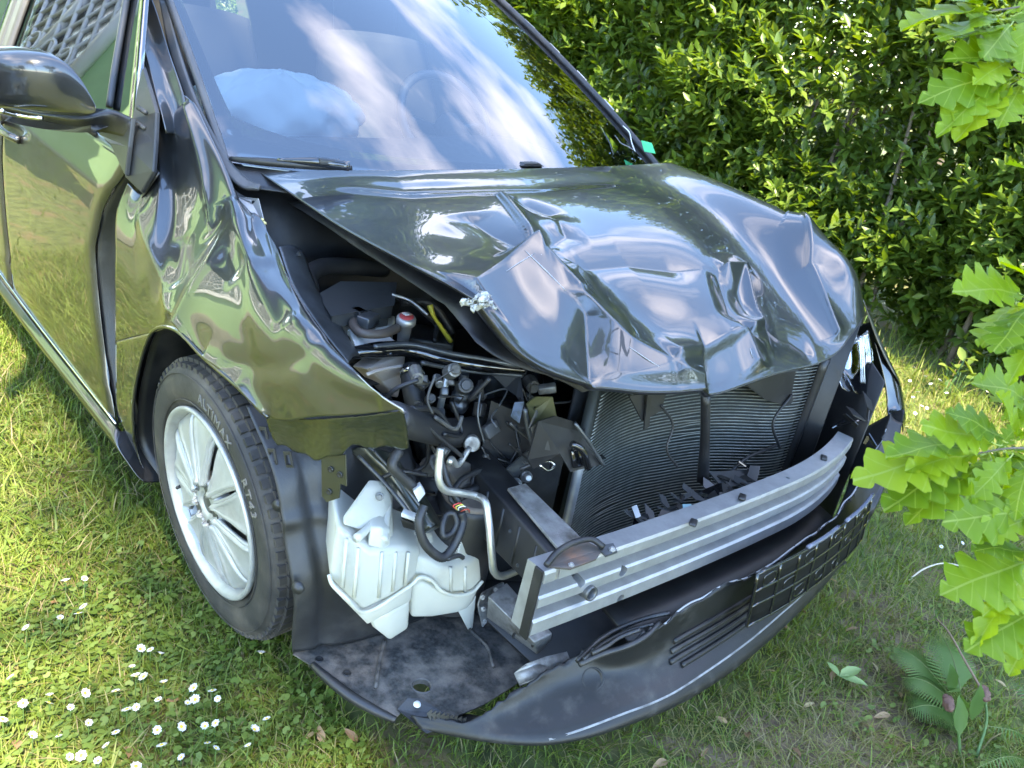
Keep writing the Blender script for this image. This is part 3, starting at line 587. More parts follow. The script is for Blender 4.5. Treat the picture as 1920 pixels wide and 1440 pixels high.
wing = solid('front_wing', WG, PAINT, car, .0014, flip=False); tag(wing, 'dark grey right front wing dented and curled away from the engine bay')
strip('edge_hem', WG[-1, :], (.012, .006, -.010), mat('bare_edge', (.42, .42, .44), .35, .8), wing)
# tail of the wing between door and wheel arch
tail = net([[(216,640,'x',-.876),(217,700,'x',-.874),(220,770,'x',-.870),(269,879,'x',-.852)],
            [(250,632,'x',-.882),(240,700,'x',-.879),(240,760,'x',-.874),(260,858,'x',-.856)],
            [(284,624,'x',-.884),(261,690,'x',-.882),(250,760,'x',-.878),(252,835,'x',-.862)]], 20, 30)
solid('wing_tail', tail, PAINT, wing, .0014)
# bright arch lip, rolled flange under the front of the wing
tube('arch_lip', [(252,828,'x',-.868),(250,760,'x',-.880),(261,690,'x',-.884),(284,624,'x',-.887),(330,619,'x',-.894),(381,669,'x',-.895),(452,731,'x',-.890),(503,782,'x',-.874)], .0045, PAINT, wing, 6, 60)
fl = net([[(500,783,'x',-.868),(570,785,'x',-.852),(640,783,'x',-.856),(700,777,'x',-.846),(757,769,'x',-.833)],
          [(506,808,'x',-.862),(572,812,'x',-.845),(642,812,'x',-.845),(700,808,'x',-.832),(763,800,'x',-.815)],
          [(520,838,'x',-.855),(560,852,'x',-.845),(640,852,'x',-.838),(705,838,'x',-.822),(766,832,'x',-.80)]], 26, 60)
fl += RNG.normal(0, .0004, fl.shape); k = np.linspace(0, 1, 60); q_ = np.linspace(0, 1, 26)[:, None]**1.3; fl[:, :, 0] += (.005*np.sin(k*9)+.007*np.maximum(0, 1-abs(k-.55)/.06)-.006*np.maximum(0, 1-abs(k-.8)/.05))*q_; fl[:, :, 2] += (.006*np.sin(k*11+.6)+.003*np.sin(k*31)+.008*np.maximum(0, 1-abs(k-.62)/.08))*q_
tag(solid('torn_flange', fl, PRIMER, wing, .0015), 'olive primed flange torn and bent under the wing')
tab = plate('fixing_tab', [(443,368,'x',-.722),(484,372,'x',-.705),(498,428,'x',-.720),(478,430,'x',-.725),(455,408,'x',-.725)], CHROME if False else ALU, wing, .0018, [circle3(Q(474,379,'x',-.7085), .004, Q(474,379,'x',-.7)-CAM, 10)])
bk_ = [(602,856),(648,852),(650,912),(638,908),(636,934),(612,942),(603,930)]
wb_ = plate('wing_bracket', [(x, y, 'x', -.846+.0004*(x-602)) for x, y in bk_], PRIMER, wing, .003, b=.001)
for x, y in ((617,922), (637,890), (620,880)): lathe('bracket_hole_disc', [(0, .0012), (.0042, .0012), (.0055, .0022), (.006, 0)], Q(x, y, 'x', -.8465+.0004*(x-602)), (-1, -.3, 0), BLACK, wb_, 12)  # black discs in place of open holes, their dark inside is painted
bm = bmesh.new()
for kx in range(14):
    bmesh.ops.create_icosphere(bm, subdivisions=1, radius=random.uniform(.003, .006), matrix=Matrix.Translation(Vector(Q(482+random.uniform(-12, 14), 418+random.uniform(-9, 9), 'x', -.722))) @ Matrix.Diagonal((1, 1.6, .7, 1)))
me = bpy.data.meshes.new('sealant'); bm.to_mesh(me); bm.free(); link('sealant', me, mat('yellow_sealant', (.45, .38, .16), .8), wing)

# ------------------------------------------------------------------ right side: doors, sill, mirror
def side_x(z):  return float(np.interp(z, [.12, .2, .27, .34, .5, .7, .85, .95, 1.02], [-.83, -.853, -.872, -.872, -.880, -.884, -.876, -.862, -.845]))
def side_pts(ys, zs): return np.array([[[side_x(z)+.010*max(0, y-1.2), y, z] for y in ys] for z in zs])
def gap_y(z): return float(np.interp(z, [.24, .30, .42, .58, .68, .80, .90, .94], [.520, .540, .590, .630, .645, .600, .500, .47]))
zs = np.linspace(.245, .96, 30)
def door_panel(y0f, y1f, nm):
    A = np.array([[[0, 0, 0]]*26]*30, float)
    for i, z in enumerate(zs):
        y0, y1 = y0f(z), y1f(z)
        for j, t in enumerate(np.linspace(0, 1, 26)):
            y = y0+(y1-y0)*t; A[i, j] = (side_x(z)+.012*max(0, y-1.2)+(.006 if t in (0.0, 1.0) else 0), y, z)
    # swage lines
    A[..., 0] += -.007*np.exp(-((A[..., 2]-.335)/.012)**2)-.004*np.exp(-((A[..., 2]-.86)/.02)**2)
    return solid(nm, A, PAINT, door, .003)
door = empty('front_door', (0, 0, 0), car)
door_panel(lambda z: gap_y(z)+.012, lambda z: 1.545-.05*abs(z-.6), 'door_skin')
rdoor = empty('rear_door', (0, 0, 0), car); _d = door; door = rdoor
door_panel(lambda z: 1.557-.05*abs(z-.6), lambda z: 2.55, 'door_skin'); door = _d
jam = net([[(side_x(z)+.008, gap_y(z)+.018, z) for z in (.25, .4, .6, .75, .85, .94)], [(side_x(z)+.045, gap_y(z)-.005, z) for z in (.25, .4, .6, .75, .85, .94)], [(side_x(z)+.04, gap_y(z)-.07, z) for z in (.25, .4, .6, .75, .85, .94)]], 10, 30)
solid('door_jamb', jam, PLAST, car, .002)
sill = net([[(-.868, .50, .245), (-.872, 1.2, .245), (-.86, 2.6, .245)], [(-.884, .47, .225), (-.888, 1.2, .225), (-.876, 2.6, .225)], [(-.872, .43, .19), (-.876, 1.2, .19), (-.864, 2.6, .19)],
            [(-.842, .40, .145), (-.846, 1.2, .145), (-.834, 2.6, .145)], [(-.80, .40, .135), (-.80, 1.2, .135), (-.80, 2.6, .135)]], 26, 40)
sl = solid('sill', sill, PAINT, car, .003)
tube('bright_strip', [(-.8735, .515, .262), (-.8765, 1.2, .266), (-.866, 2.0, .268)], .0035, CHROME, sl, 6, 20)
plate('sill_end', [(-.868,.50,.245),(-.884,.47,.225),(-.872,.43,.19),(-.842,.40,.145),(-.80,.40,.14),(-.80,.50,.245)], PLAST, sl, .003)
# side window glass, frames
def wx(z): return float(np.interp(z, [.95, 1.45], [-.848, -.672]))
gl = np.array([[[wx(z), y, z] for y in np.linspace(.47+(z-.95)*.80, 1.58, 16)] for z in np.linspace(.95, 1.42, 10)])
solid('side_window', gl, SIDEG, door, .003)
gl = np.array([[[wx(z), y, z] for y in np.linspace(1.66, 2.5, 8)] for z in np.linspace(.95, 1.42, 8)]); solid('side_window', gl, SIDEG, rdoor, .003)
tube('window_divider', [(205,200,'x',-.835),(212,150,'x',-.815),(232,30,'x',-.765),(240,-20,'x',-.745)], .0085, TRIM, door, 8, 16)
bp_ = np.array([[[wx(z)-.004, y, z] for y in (1.565, 1.60, 1.64)] for z in np.linspace(.95, 1.44, 8)]); solid('door_pillar', bp_, TRIM, door, .012)
bp_ = np.array([[[wx(z)-.003, y, z] for y in (1.648, 1.68, 1.70)] for z in np.linspace(.95, 1.44, 8)]); solid('door_pillar', bp_, TRIM, rdoor, .012)
tube('window_seal', [(-.862, .70, .955), (-.866, 1.1, .957), (-.862, 1.6, .958), (-.852, 2.5, .96)], .009, PLAST, door, 6, 20)
# black frame strip and painted pillar above the sail plate
fr = net([[(225,0,'x',-.715),(262,105,'x',-.76),(285,185,'x',-.79),(292,212,'x',-.80)], [(238,0,'x',-.71),(272,105,'x',-.755),(292,180,'x',-.785),(299,205,'x',-.795)]], 4, 20); solid('window_frame', fr, PLAST, door, .01)
pil = net([[(212,-60,'x',-.70),(240,0,'x',-.722),(274,105,'x',-.762),(296,190,'x',-.790),(303,212,'x',-.795),(312,250,'x',-.790)],
           [(240,-60,'x',-.68),(264,0,'x',-.700),(294,105,'x',-.738),(314,178,'x',-.760),(322,205,'x',-.760),(335,250,'x',-.757)],
           [(258,-60,'x',-.66),(286,0,'x',-.682),(318,100,'x',-.715),(343,175,'x',-.738),(350,202,'x',-.738),(368,250,'x',-.735)]], 24, 40)
solid('windscreen_pillar', pil, PAINT, car, .003)
# door handle near the edge of the frame
tube('handle', [(-.884,1.30,.80),(-.905,1.34,.805),(-.906,1.45,.81),(-.885,1.5,.812)], .012, PAINT, door, 8, 16)
# sail plate and mirror
sail = plate('sail_plate', [(267,122,'x',-.785),(280,165,'x',-.800),(293,210,'x',-.812),(291,262,'x',-.824),(287,322,'x',-.836),(264,361,'x',-.850),(233,331,'x',-.868),(240,275,'x',-.860),(247,224,'x',-.842),(257,165,'x',-.812)], SAIL, car, .012, b=.003)
for p in [(267,207),(265,236)]:
    tube('sail_rib', [(p[0]-8,p[1]-5,'x',-.838),(p[0]+7,p[1]+5,'x',-.832)], .0055, SAIL, sail, 8)
mir = empty('door_mirror', (0, 0, 0), car); MX = -.95
sec = []
for px, top, bot, X, dy in ((-130,118,200,-1.24,.035),(-60,106,205,-1.165,.060),(0,101,209,-1.085,.068),(60,100,213,-1.02,.068),(105,107,217,-.978,.064),(135,124,219,-.955,.055),(157,150,219,-.94,.044),(172,178,217,-.932,.030),(180,197,212,-.928,.012)):
    T, B = Q(px, top, 'x', X), Q(px, bot, 'x', X); c = (T+B)/2; h = (T-B)/2; sec.append([c+h*np.sign(math.cos(a))*abs(math.cos(a))**.62+np.array([0, dy, 0])*np.sign(math.sin(a))*abs(math.sin(a))**.62+np.array([0, dy, 0]) for a in np.linspace(0, 2*math.pi, 33)])
MG = np.array([[cat_rom(np.array([s_[k_] for s_ in sec]), 50)[i_] for k_ in range(33)] for i_ in range(50)])
mesh('mirror_housing', np.concatenate([MG.reshape(-1, 3), [MG[-1].mean(0)], [MG[0].mean(0)]]), [tuple(f) for f in grid_faces(50, 33)]+[(49*33+k_, 49*33+k_+1, 50*33) for k_ in range(32)]+[(k_+1, k_, 50*33+1) for k_ in range(32)], MIRP, mir)
ar = net([[(0,209,'x',-1.02),(90,228,'x',-.965),(160,243,'x',-.915),(205,250,'x',-.878),(240,258,'x',-.862)], [(0,200,'x',-1.03),(90,218,'x',-.975),(165,222,'x',-.930),(205,212,'x',-.885),(246,226,'x',-.858)],
          [(0,196,'x',-1.00),(90,210,'x',-.95),(160,212,'x',-.905),(205,204,'x',-.87),(246,220,'x',-.84)]], 14, 30); solid('mirror_arm', ar, PLAST, mir, .035)
plate('mirror_foot', [(186,207,'x',-.862),(246,222,'x',-.858),(240,275,'x',-.868),(234,330,'x',-.874),(205,268,'x',-.874),(185,252,'x',-.87)], SAIL, mir, .012, b=.003)
tube('indicator', [(0,207,'x',-1.085),(30,215,'x',-1.045),(80,222,'x',-1.0)], .006, CHROME, mir, 6, 10)

# ------------------------------------------------------------------ windscreen and cabin
def ws(u, v):
    """u -1..1 across, v 0 bottom .. 1 top"""
    x0, x1 = (.770 if u > 0 else .700)*u, .60*u; y0 = .335-.235*(1-u*u); y1 = 1.30-.10*(1-u*u); z0 = .985+.012*(1-u*u)+.042*max(0, u)**3; z1 = 1.50+.035*(1-u*u)
    b = 4*v*(1-v)*.022
    return np.array([x0+(x1-x0)*v, y0+(y1-y0)*v-b*.45, z0+(z1-z0)*v+b*.9])
WS = np.array([[ws(u, v) for u in np.linspace(-1, 1, 40)] for v in np.linspace(0, 1.02, 26)])
wsc = mesh('windscreen', WS.reshape(-1, 3), grid_faces(26, 40), GLASS, car)
# black printed border: a band just inside the glass
def band(pairs, nm, m_, off=-.004, par=None):
    G = np.array([[ws(*a)+np.array([0, off*-1.0, off]) for a in row] for row in pairs]); return solid(nm, G, m_, par or wsc, .0006)
us = np.linspace(-.985, .985, 60)
band([[(u, .0) for u in us], [(u, .045) for u in us], [(u, .075+.10*abs(u)**6) for u in us]], 'printed_border', GLOSSB)
vs_ = np.linspace(.08, 1.0, 30)
for s in (-1, 1): band([[(s*.985, v) for v in vs_], [(s*(.955-.06*math.exp(-v*9)), v) for v in vs_]], 'printed_border', GLOSSB)
# gasket, side moulding, cowl
tube('windscreen_moulding', [ws(-1.0, v)+np.array([-.006, -.004, .004]) for v in np.linspace(-.02, 1, 14)], .010, TRIM, car, 8, 40)
mg = net([[(298,0,'x',-.672),(318,100,'x',-.70),(347,185,'x',-.722),(380,262,'x',-.732),(420,322,'x',-.728),(455,350,'x',-.715),(482,352,'x',-.70)],
          [(310,0,'x',-.66),(338,100,'x',-.69),(366,180,'x',-.708),(400,250,'x',-.712),(438,308,'x',-.705),(470,338,'x',-.695),(488,345,'x',-.69)]], 5, 50); solid('pillar_moulding', mg, TRIM, car, .008)
mg = net([[(346,186,'x',-.735),(372,260,'x',-.742),(408,324,'x',-.742),(442,360,'x',-.728),(470,378,'x',-.70)], [(352,186,'x',-.715),(384,262,'x',-.722),(422,326,'x',-.720),(456,356,'x',-.708),(484,366,'x',-.69)]], 6, 40); solid('pillar_gap', mg-np.array([0, 0, .012]), PLAST, car, .01)
tube('windscreen_moulding', [ws(1.0, v)+np.array([.006, -.002, .006]) for v in np.linspace(-.02, 1, 14)], .011, PLAST, car, 8, 40)
pl2 = np.array([[ws(1, v)+np.array([.014, .0, .004]), ws(1, v)+np.array([.045, .03, -.004]), ws(1, v)+np.array([.075, .09, -.05])] for v in np.linspace(-.03, 1.02, 20)]); solid('windscreen_pillar', pl2, TRIM, car, .01)
for v in (.22, .36, .50, .63, .76, .88): band([[(1.012, v), (1.012, v+.05)], [(1.034, v), (1.034, v+.05)]], 'clip', WHITEP, .012, car)
gt = plate('green_tag', [(1202,263,'x',.70),(1222,268,'x',.715),(1229,288,'x',.715),(1208,284,'x',.70)], GREENT, car, .002)
tube('loose_cable', [(1168,236,'x',.71),(1180,248,'x',.715),(1184,266,'x',.71),(1192,288,'x',.71)], .002, WHITEP, car, 5, 14)
cw = net([[(-.70,.34,.972),(-.4,.19,.985),(0,.09,.99),(.4,.19,.985),(.70,.34,.975)], [(-.70,.25,.95),(-.4,.10,.95),(0,.02,.95),(.4,.10,.95),(.70,.25,.95)]], 6, 40); solid('cowl_panel', cw, PLAST, car, .004)
wip = empty('wiper', (0, 0, 0), car)
tube('wiper_blade', [(432,298,'y',.31),(500,304,'y',.22),(590,311,'y',.16),(660,315,'y',.13)], [.006, .010, .010, .006], PLAST, wip, 6, 20)
tube('wiper_arm', [(520,300,'y',.20),(600,304,'y',.15),(655,312,'y',.12)], [.004, .012, .012], GLOSSB, wip, 6, 12)
obox('wiper_joint', Q(618, 304, 'y', .14), (.05, .02, .014), PLAST, wip, (0, 0, -.2))
plate('wiper_cap', [(976,312,'y',.17),(984,306,'y',.17),(1012,306,'y',.17),(1022,313,'y',.17)], PLAST, car, .02, b=.003)
# cabin
cab = empty('cabin', (0, 0, 0), car)
ds = net([[(-.70,.36,.955),(0,.12,.965),(.70,.36,.955)], [(-.69,.55,.965),(0,.45,.975),(.69,.55,.965)], [(-.69,.70,.965),(-.3,.66,.985),(0,.68,.99),(.2,.66,1.015),(.40,.66,1.02),(.69,.70,.96)], [(-.69,.74,.80),(0,.74,.80),(.69,.74,.80)]], 30, 60)
solid('dashboard', ds, DASH, cab, .01)
ab = []
for a in np.linspace(0, math.pi, 30):
    row = []
    for b in np.linspace(0, 2*math.pi, 60):
        rr = 1+.08*abs(math.sin(3*b+2*a))+.09*abs(math.sin(5*b-3*a+1))+.06*abs(math.sin(9*b+5*a))-.1
        row.append((-.36+.24*rr*math.sin(a)*math.cos(b), .76+.13*rr*math.sin(a)*math.sin(b), 1.025+.105*rr*math.cos(a)))
    ab.append(row)
tag(mesh('airbag', np.array(ab).reshape(-1, 3), grid_faces(30, 60), BAG, cab), 'pale deflated passenger airbag lying on the dashboard')
c = np.array([.37, .95, 1.0]); ax = np.array([0, -.80, .60])
ring = [p for p in circle3(c, .182, ax, 25)]; tube('steering_wheel', ring+[ring[0]], .0155, WHEELG, cab, 10, 70, caps=False)
tube('wheel_spoke', [c+np.array([-.16, 0, 0]), c+np.array([0, .03, -.03]), c+np.array([.16, 0, 0])], .022, PLAST, cab, 8, 14)
tube('steering_column', [c, c+np.array([0, -.3, -.16])], .05, DASH, cab, 10)
for sx in (-.37, .37):
    st = net([[(sx-.23,1.25,.55),(sx-.24,1.42,.9),(sx-.20,1.52,1.18)], [(sx-.1,1.2,.55),(sx-.1,1.36,.9),(sx-.09,1.47,1.2)], [(sx+.1,1.2,.55),(sx+.1,1.36,.9),(sx+.09,1.47,1.2)], [(sx+.23,1.25,.55),(sx+.24,1.42,.9),(sx+.20,1.52,1.18)]], 20, 20)
    solid('seat_back', st, SEAT, cab, .08); obox('head_rest', (sx, 1.54, 1.27), (.25, .09, .17), SEAT, cab, (-.2, 0, 0), .03)
# rest of the shell so that the cabin is closed: roof, floor, far side, tail
rf = net([[(-.60,1.31,1.50),(0,1.21,1.54),(.60,1.31,1.50)], [(-.63,1.8,1.545),(0,1.75,1.575),(.63,1.8,1.545)], [(-.60,2.9,1.52),(0,2.95,1.55),(.60,2.9,1.52)], [(-.56,3.55,1.42),(0,3.66,1.45),(.56,3.55,1.42)]], 26, 26)
solid('roof', rf, PAINT, car, .02)
sr = net([[(-.62,1.30,1.49),(-.65,1.9,1.525),(-.62,2.9,1.50),(-.58,3.5,1.41)], [(-.66,1.26,1.45),(-.69,1.9,1.475),(-.67,2.9,1.45),(-.63,3.5,1.36)]], 5, 24); solid('roof_rail', sr, PAINT, car, .02)
ql = net([[(-.685,2.5,1.45),(-.66,3.0,1.44),(-.60,3.6,1.38)], [(-.85,2.5,.96),(-.84,3.0,.97),(-.74,3.66,1.0)], [(-.86,2.55,.6),(-.87,3.0,.65),(-.78,3.68,.6)], [(-.83,2.56,.2),(-.84,3.0,.3),(-.75,3.62,.25)]], 16, 16); solid('rear_quarter', ql, PAINT, car, .01)
fs = net([[(.63,1.30,1.49),(.66,1.9,1.52),(.62,3.4,1.42)], [(.84,.55,.97),(.85,1.6,.96),(.80,3.5,.98)], [(.88,.5,.6),(.885,1.6,.6),(.84,3.6,.6)], [(.84,.42,.16),(.85,1.6,.16),(.80,3.5,.2)]], 20, 20); solid('far_side', fs, PAINT, car, .01)
bk = net([[(-.56,3.56,1.42),(0,3.66,1.45),(.56,3.56,1.42)], [(-.74,3.66,1.0),(0,3.80,1.0),(.74,3.66,1.0)], [(-.75,3.62,.25),(0,3.75,.25),(.75,3.62,.25)]], 16, 16); solid('tailgate', bk, PAINT, car, .01)
fl_ = np.array([[[x, y, .19] for y in (.15, 1.2, 2.4, 3.6)] for x in (-.80, 0, .80)]); solid('floor_pan', fl_, BLACK, car, .02)
fw = np.array([[[x, y, z] for x in np.linspace(-.70, .70, 8)] for y, z in ((.30, .955), (.24, .8), (.22, .5), (.20, .19))]); solid('firewall', fw, BLACK, car, .01)
# ------------------------------------------------------------------ wheels
WA = np.array([-.9947, -.013, -.102]); WA /= np.linalg.norm(WA); WC = np.array([-.855, 0, .320])
def build_wheel(WC, WA, full=True):
    w = empty('wheel', (0, 0, 0), car)
    ty = lathe('tyre', [(.200, -.19), (.212, -.203), (.25, -.21), (.285, -.208), (.304, -.196), (.313, -.178), (.3165, -.155), (.3165, -.055), (.313, -.030), (.304, -.010), (.292, .000), (.276, .004), (.262, .0042), (.248, .004), (.233, -.001), (.222, -.008), (.208, -.012), (.200, -.02)], WC, WA, RUBBER, w, 96)
    if full:
        x, y, z = frame(WA, (0, 0, 1)); V, F = [], []
        def blk(a0, a1, h0, h1, r0, r1, sk=0.0):
            s = len(V)
            for rr in (r0, r1):
                for a, h in ((a0, h0), (a1, h0), (a1+sk, h1), (a0+sk, h1)): V.append(WC+rr*(math.cos(a)*x+math.sin(a)*y)+h*z)
            F.extend([(s, s+3, s+2, s+1), (s+4, s+5, s+6, s+7), (s, s+1, s+5, s+4), (s+1, s+2, s+6, s+5), (s+2, s+3, s+7, s+6), (s+3, s, s+4, s+7)])
        n = 66
        for k in range(n):
            a = 2*math.pi*k/n; da = 2*math.pi/n
            blk(a, a+da*.80, -.052, -.024, .309, .3215); blk(a+da*.1, a+da*.70, -.026, -.008, .300, .3125)
            blk(a+da*.4, a+da*1.22, -.088, -.059, .309, .3225, .03); blk(a, a+da*.85, -.126, -.096, .309, .3225, -.03); blk(a, a+da*.8, -.158, -.133, .309, .3225, .02); blk(a, a+da*.8, -.190, -.165, .30, .3155)
        mesh('tread', V, F, RUBBER, ty, False)
        lathe('sidewall_rib', [(.294, .0005), (.2925, .0035), (.291, .0015)], WC, WA, RUBBER, ty, 80); lathe('sidewall_rib', [(.236, .001), (.2345, .0045), (.233, .0005)], WC, WA, RUBBER, ty, 80)
        # raised lettering bent round the sidewall
        def arc_text(txt, a_mid, r0, size, spacing):
            cu = bpy.data.curves.new('t', 'FONT'); cu.body = txt; cu.size = size; cu.extrude = .0011; cu.space_character = spacing; cu.align_x = 'CENTER'; cu.resolution_u = 3
            o = bpy.data.objects.new('t', cu); COL.objects.link(o); dg = bpy.context.evaluated_depsgraph_get(); me = bpy.data.meshes.new_from_object(o.evaluated_get(dg)); bpy.data.objects.remove(o)
            vr = -y
            for v in me.vertices:
                a = a_mid+v.co.x/(r0+.012); rr = r0+v.co.y; h = np.interp(rr, [.25, .262, .276, .292], [.004, .0045, .004, 0])+.0006+v.co.z*1.2
                p = WC+rr*(math.cos(a)*x-math.sin(a)*vr*-1*-1+0)+h*z if False else WC+rr*(math.cos(a)*x-math.sin(a)*y)+h*z
                v.co = p
            return link('sidewall_lettering', me, mat('lettering_rubber', (.15, .14, .13), .6) if 'lettering_rubber' not in bpy.data.materials else bpy.data.materials['lettering_rubber'], ty, False)
        arc_text('ALTIMAX', .28, .253, .034, 1.12); arc_text('RT43', .98, .253, .034, 1.15)
        # rim: lip, barrel, spokes, hub
        rim = lathe('rim', [(.204, -.185), (.190, -.15), (.186, -.07), (.190, -.045), (.198, -.030), (.203, -.012), (.2085, .002), (.2135, .0075), (.2185, .0062), (.2205, .001), (.218, -.006)], WC, WA, ALLOY, w, 96)
        def pol(a, r, h): return WC+r*(math.cos(a)*x+math.sin(a)*y)+h*z
        for k in range(10):
            a0 = 2*math.pi*(k//2+.30)/5+(.285 if k % 2 else -.285)
            rows = []
            for r, hw, h in ((.046, .22, .001), (.066, .22, .000), (.090, .225, -.004), (.125, .235, -.009), (.160, .252, -.013), (.185, .272, -.020), (.199, .278, -.034)):
                rows.append([pol(a0+hw*t, r, h-.007*(1-t*t)**.6*(1 if r > .06 else .2)) for t in np.linspace(-1, 1, 7)])
            o = solid('spoke', net(rows, 22, 15), ALLOY, rim, .016)
            for s_ in (-1, 1):
                tube('spoke_rib', [pol(a0+s_*.17, .052, .002), pol(a0+s_*.20, .085, -.001), pol(a0+s_*.22, .125, -.006), pol(a0+s_*.245, .165, -.011), pol(a0+s_*.275, .196, -.024)], [.0052, .0048, .0050, .0060, .008], ALLOY, o, 6, 18)
        lathe('hub', [(.0, -.004), (.026, -.004), (.029, .001), (.034, .004), (.060, .003), (.066, -.004), (.066, -.03)], WC, WA, ALLOY, rim, 40)
        lathe('hub_cap', [(0, -.001), (.022, -.001), (.0255, -.005)], WC, WA, STEEL, rim, 24)
        for k in range(5): lathe('lug_hole', [(.0, .0038), (.0100, .0038), (.0125, .0052), (.0138, .0035)], pol(2*math.pi*(k+.8)/5, .0485, 0), WA, STEEL, rim, 16)
        tube('valve', [pol(1.9, .186, -.015), pol(1.9, .178, .002)], .004, HOSE, rim, 6)
        lathe('brake_disc', [(.06, -.075), (.145, -.075), (.148, -.09), (.06, -.09)], WC, WA, STEEL, w, 40)
        lathe('brake_shield', [(.0, -.11), (.185, -.11), (.185, -.115)], WC, WA, BLACK, w, 40)
    else:
        lathe('rim', [(.2, -.18), (.186, -.07), (.203, -.012), (.2135, .0075), (.2205, .001)], WC, WA, ALLOY, w, 48); lathe('rim_face', [(0, -.01), (.19, -.02), (.2, -.05)], WC, WA, ALLOY, w, 40)
    return w
build_wheel(WC, WA)
build_wheel(np.array([.855, 0, .320]), np.array([1., 0, 0]), False); build_wheel(np.array([-.855, 2.78, .320]), np.array([-1., 0, 0]), False); build_wheel(np.array([.855, 2.78, .320]), np.array([1., 0, 0]), False)

# ------------------------------------------------------------------ wheel housing and splash shield
al = cv([(462,760,'x',-.862),(500,850,'x',-.858),(524,950,'x',-.852),(540,1050,'x',-.846),(549,1130,'x',-.838),(550,1226,'z',.168)])
al2 = al+np.array([.045, -.012, .004]); al3 = al+np.array([.14, -.030, .006]); al4 = al+np.array([.30, -.035, .0])
LG = net([al, al2, al3, al4], 34, 70); rr = np.linspace(0, 1, 70)[None]; uu = np.linspace(0, 1, 34)[:, None]
LG[..., 1] += .006*np.sin(rr*15+uu*4)+.008*np.exp(-((uu-.25)/.05)**2)-.006*np.exp(-((rr-.45)/.03)**2)
liner = solid('wheel_arch_liner', LG, PLAST, car, .003)
for (c, ov) in [((540,862), .95), ((510,856), .8), ((494,815), .8)]:
    q = Q(c[0], c[1], 'x', -.852); P = [q+a*np.array([.003, -.008, .003])+b*np.array([-.002, .005, .015]) for a, b in ((-1,-1),(1,-1),(1,1),(-1,1))]
    PI = [q+(a*np.array([.003, -.008, .003])+b*np.array([-.002, .005, .015]))*.6 for a, b in ((-1,-1),(1,-1),(1,1),(-1,1))]
    plate('liner_clip_tab', P, PLAST, liner, .004, [PI], .001)
for c in ((522,948), (558,1103)):
    q = Q(c[0], c[1], 'x', -.845); lathe('push_clip', [(0, .006), (.006, .006), (.008, .003), (.012, .003), (.013, -.004)], q, (-.8, -.5, .1), PLAST, liner, 14)
# rear half of the housing
ra = cv([(462,760,'x',-.860),(400,668,'x',-.866),(330,612,'x',-.868),(284,622,'x',-.868),(262,690,'x',-.868),(250,760,'x',-.866),(252,830,'x',-.858),(300,905,'x',-.82)])
RA = net([ra+np.array([.012, 0, -.006]), ra+np.array([.12, 0, 0]), ra+np.array([.34, 0, 0])], 14, 60); solid('wheel_housing', RA, PLAST, car, .003)
solid('housing_wall', np.array([[[-.52, y, z] for y in np.linspace(-.38, .42, 6)] for z in np.linspace(.14, .50, 6)]), BLACK, car, .003)
# muddy tray
TZ = .165
outl = [(550,1226),(585,1248),(612,1268),(660,1305),(705,1330),(742,1346),(762,1325),(800,1330),(850,1345),(905,1322),(965,1285),(1010,1245),(1000,1180),(900,1120),(760,1110),(640,1120),(560,1140)]
hole = circle3(Q(791, 1286, 'z', TZ), .0185, (0, 0, 1), 18)
tr = plate('splash_shield', [(x, y, 'z', TZ) for x, y in outl], DIRTY, car, .003, [hole])
lathe('drain_collar', [(.0185, .0), (.020, .003), (.022, .0), (.0185, -.012)], Q(791, 1286, 'z', TZ), (0, 0, 1), DIRTY, tr, 18)
tube('shield_rim', [(586,1246,'z',TZ),(610,1268,'z',TZ+.002),(660,1307,'z',TZ),(705,1333,'z',TZ-.004),(742,1350,'z',TZ-.006)], [.007, .010, .011, .010, .007], PLAST, tr, 10, 30)
tube('shield_rib', [(722,1200,'z',TZ+.003),(712,1240,'z',TZ+.003),(704,1290,'z',TZ+.003)], .004, DIRTY, tr, 6, 10)
tube('shield_rib', [(880,1180,'z',TZ+.003),(915,1215,'z',TZ+.003),(925,1250,'z',TZ+.003)], .004, DIRTY, tr, 6, 10)
P = [(745,1330,'z',.170),(765,1308,'z',.185),(790,1310,'z',.185),(835,1338,'z',.175),(840,1362,'z',.165),(800,1375,'z',.16)]
plate('torn_corner', P, PLAST, tr, .004)
for k in range(9):
    a = 800+k*8; plate('torn_tooth', [(a,1338+k*1.5,'z',.19),(a+10,1330+k*2,'z',.2),(a+8,1352+k*1.5,'z',.178)], PLAST, tr, .003)
lathe('push_clip', [(0, .004), (.006, .004), (.0075, 0)], Q(782, 1321, 'z', .186), (0, -.2, 1), WHITEP, tr, 12)
for c in ((598,1237), (650,1263), (908,1208)):
    lathe('shield_hole', [(.0, .0016), (.006, .0016), (.0075, .0032), (.009, .001)], Q(c[0], c[1], 'z', TZ), (0, 0, 1), BLACK, tr, 12)

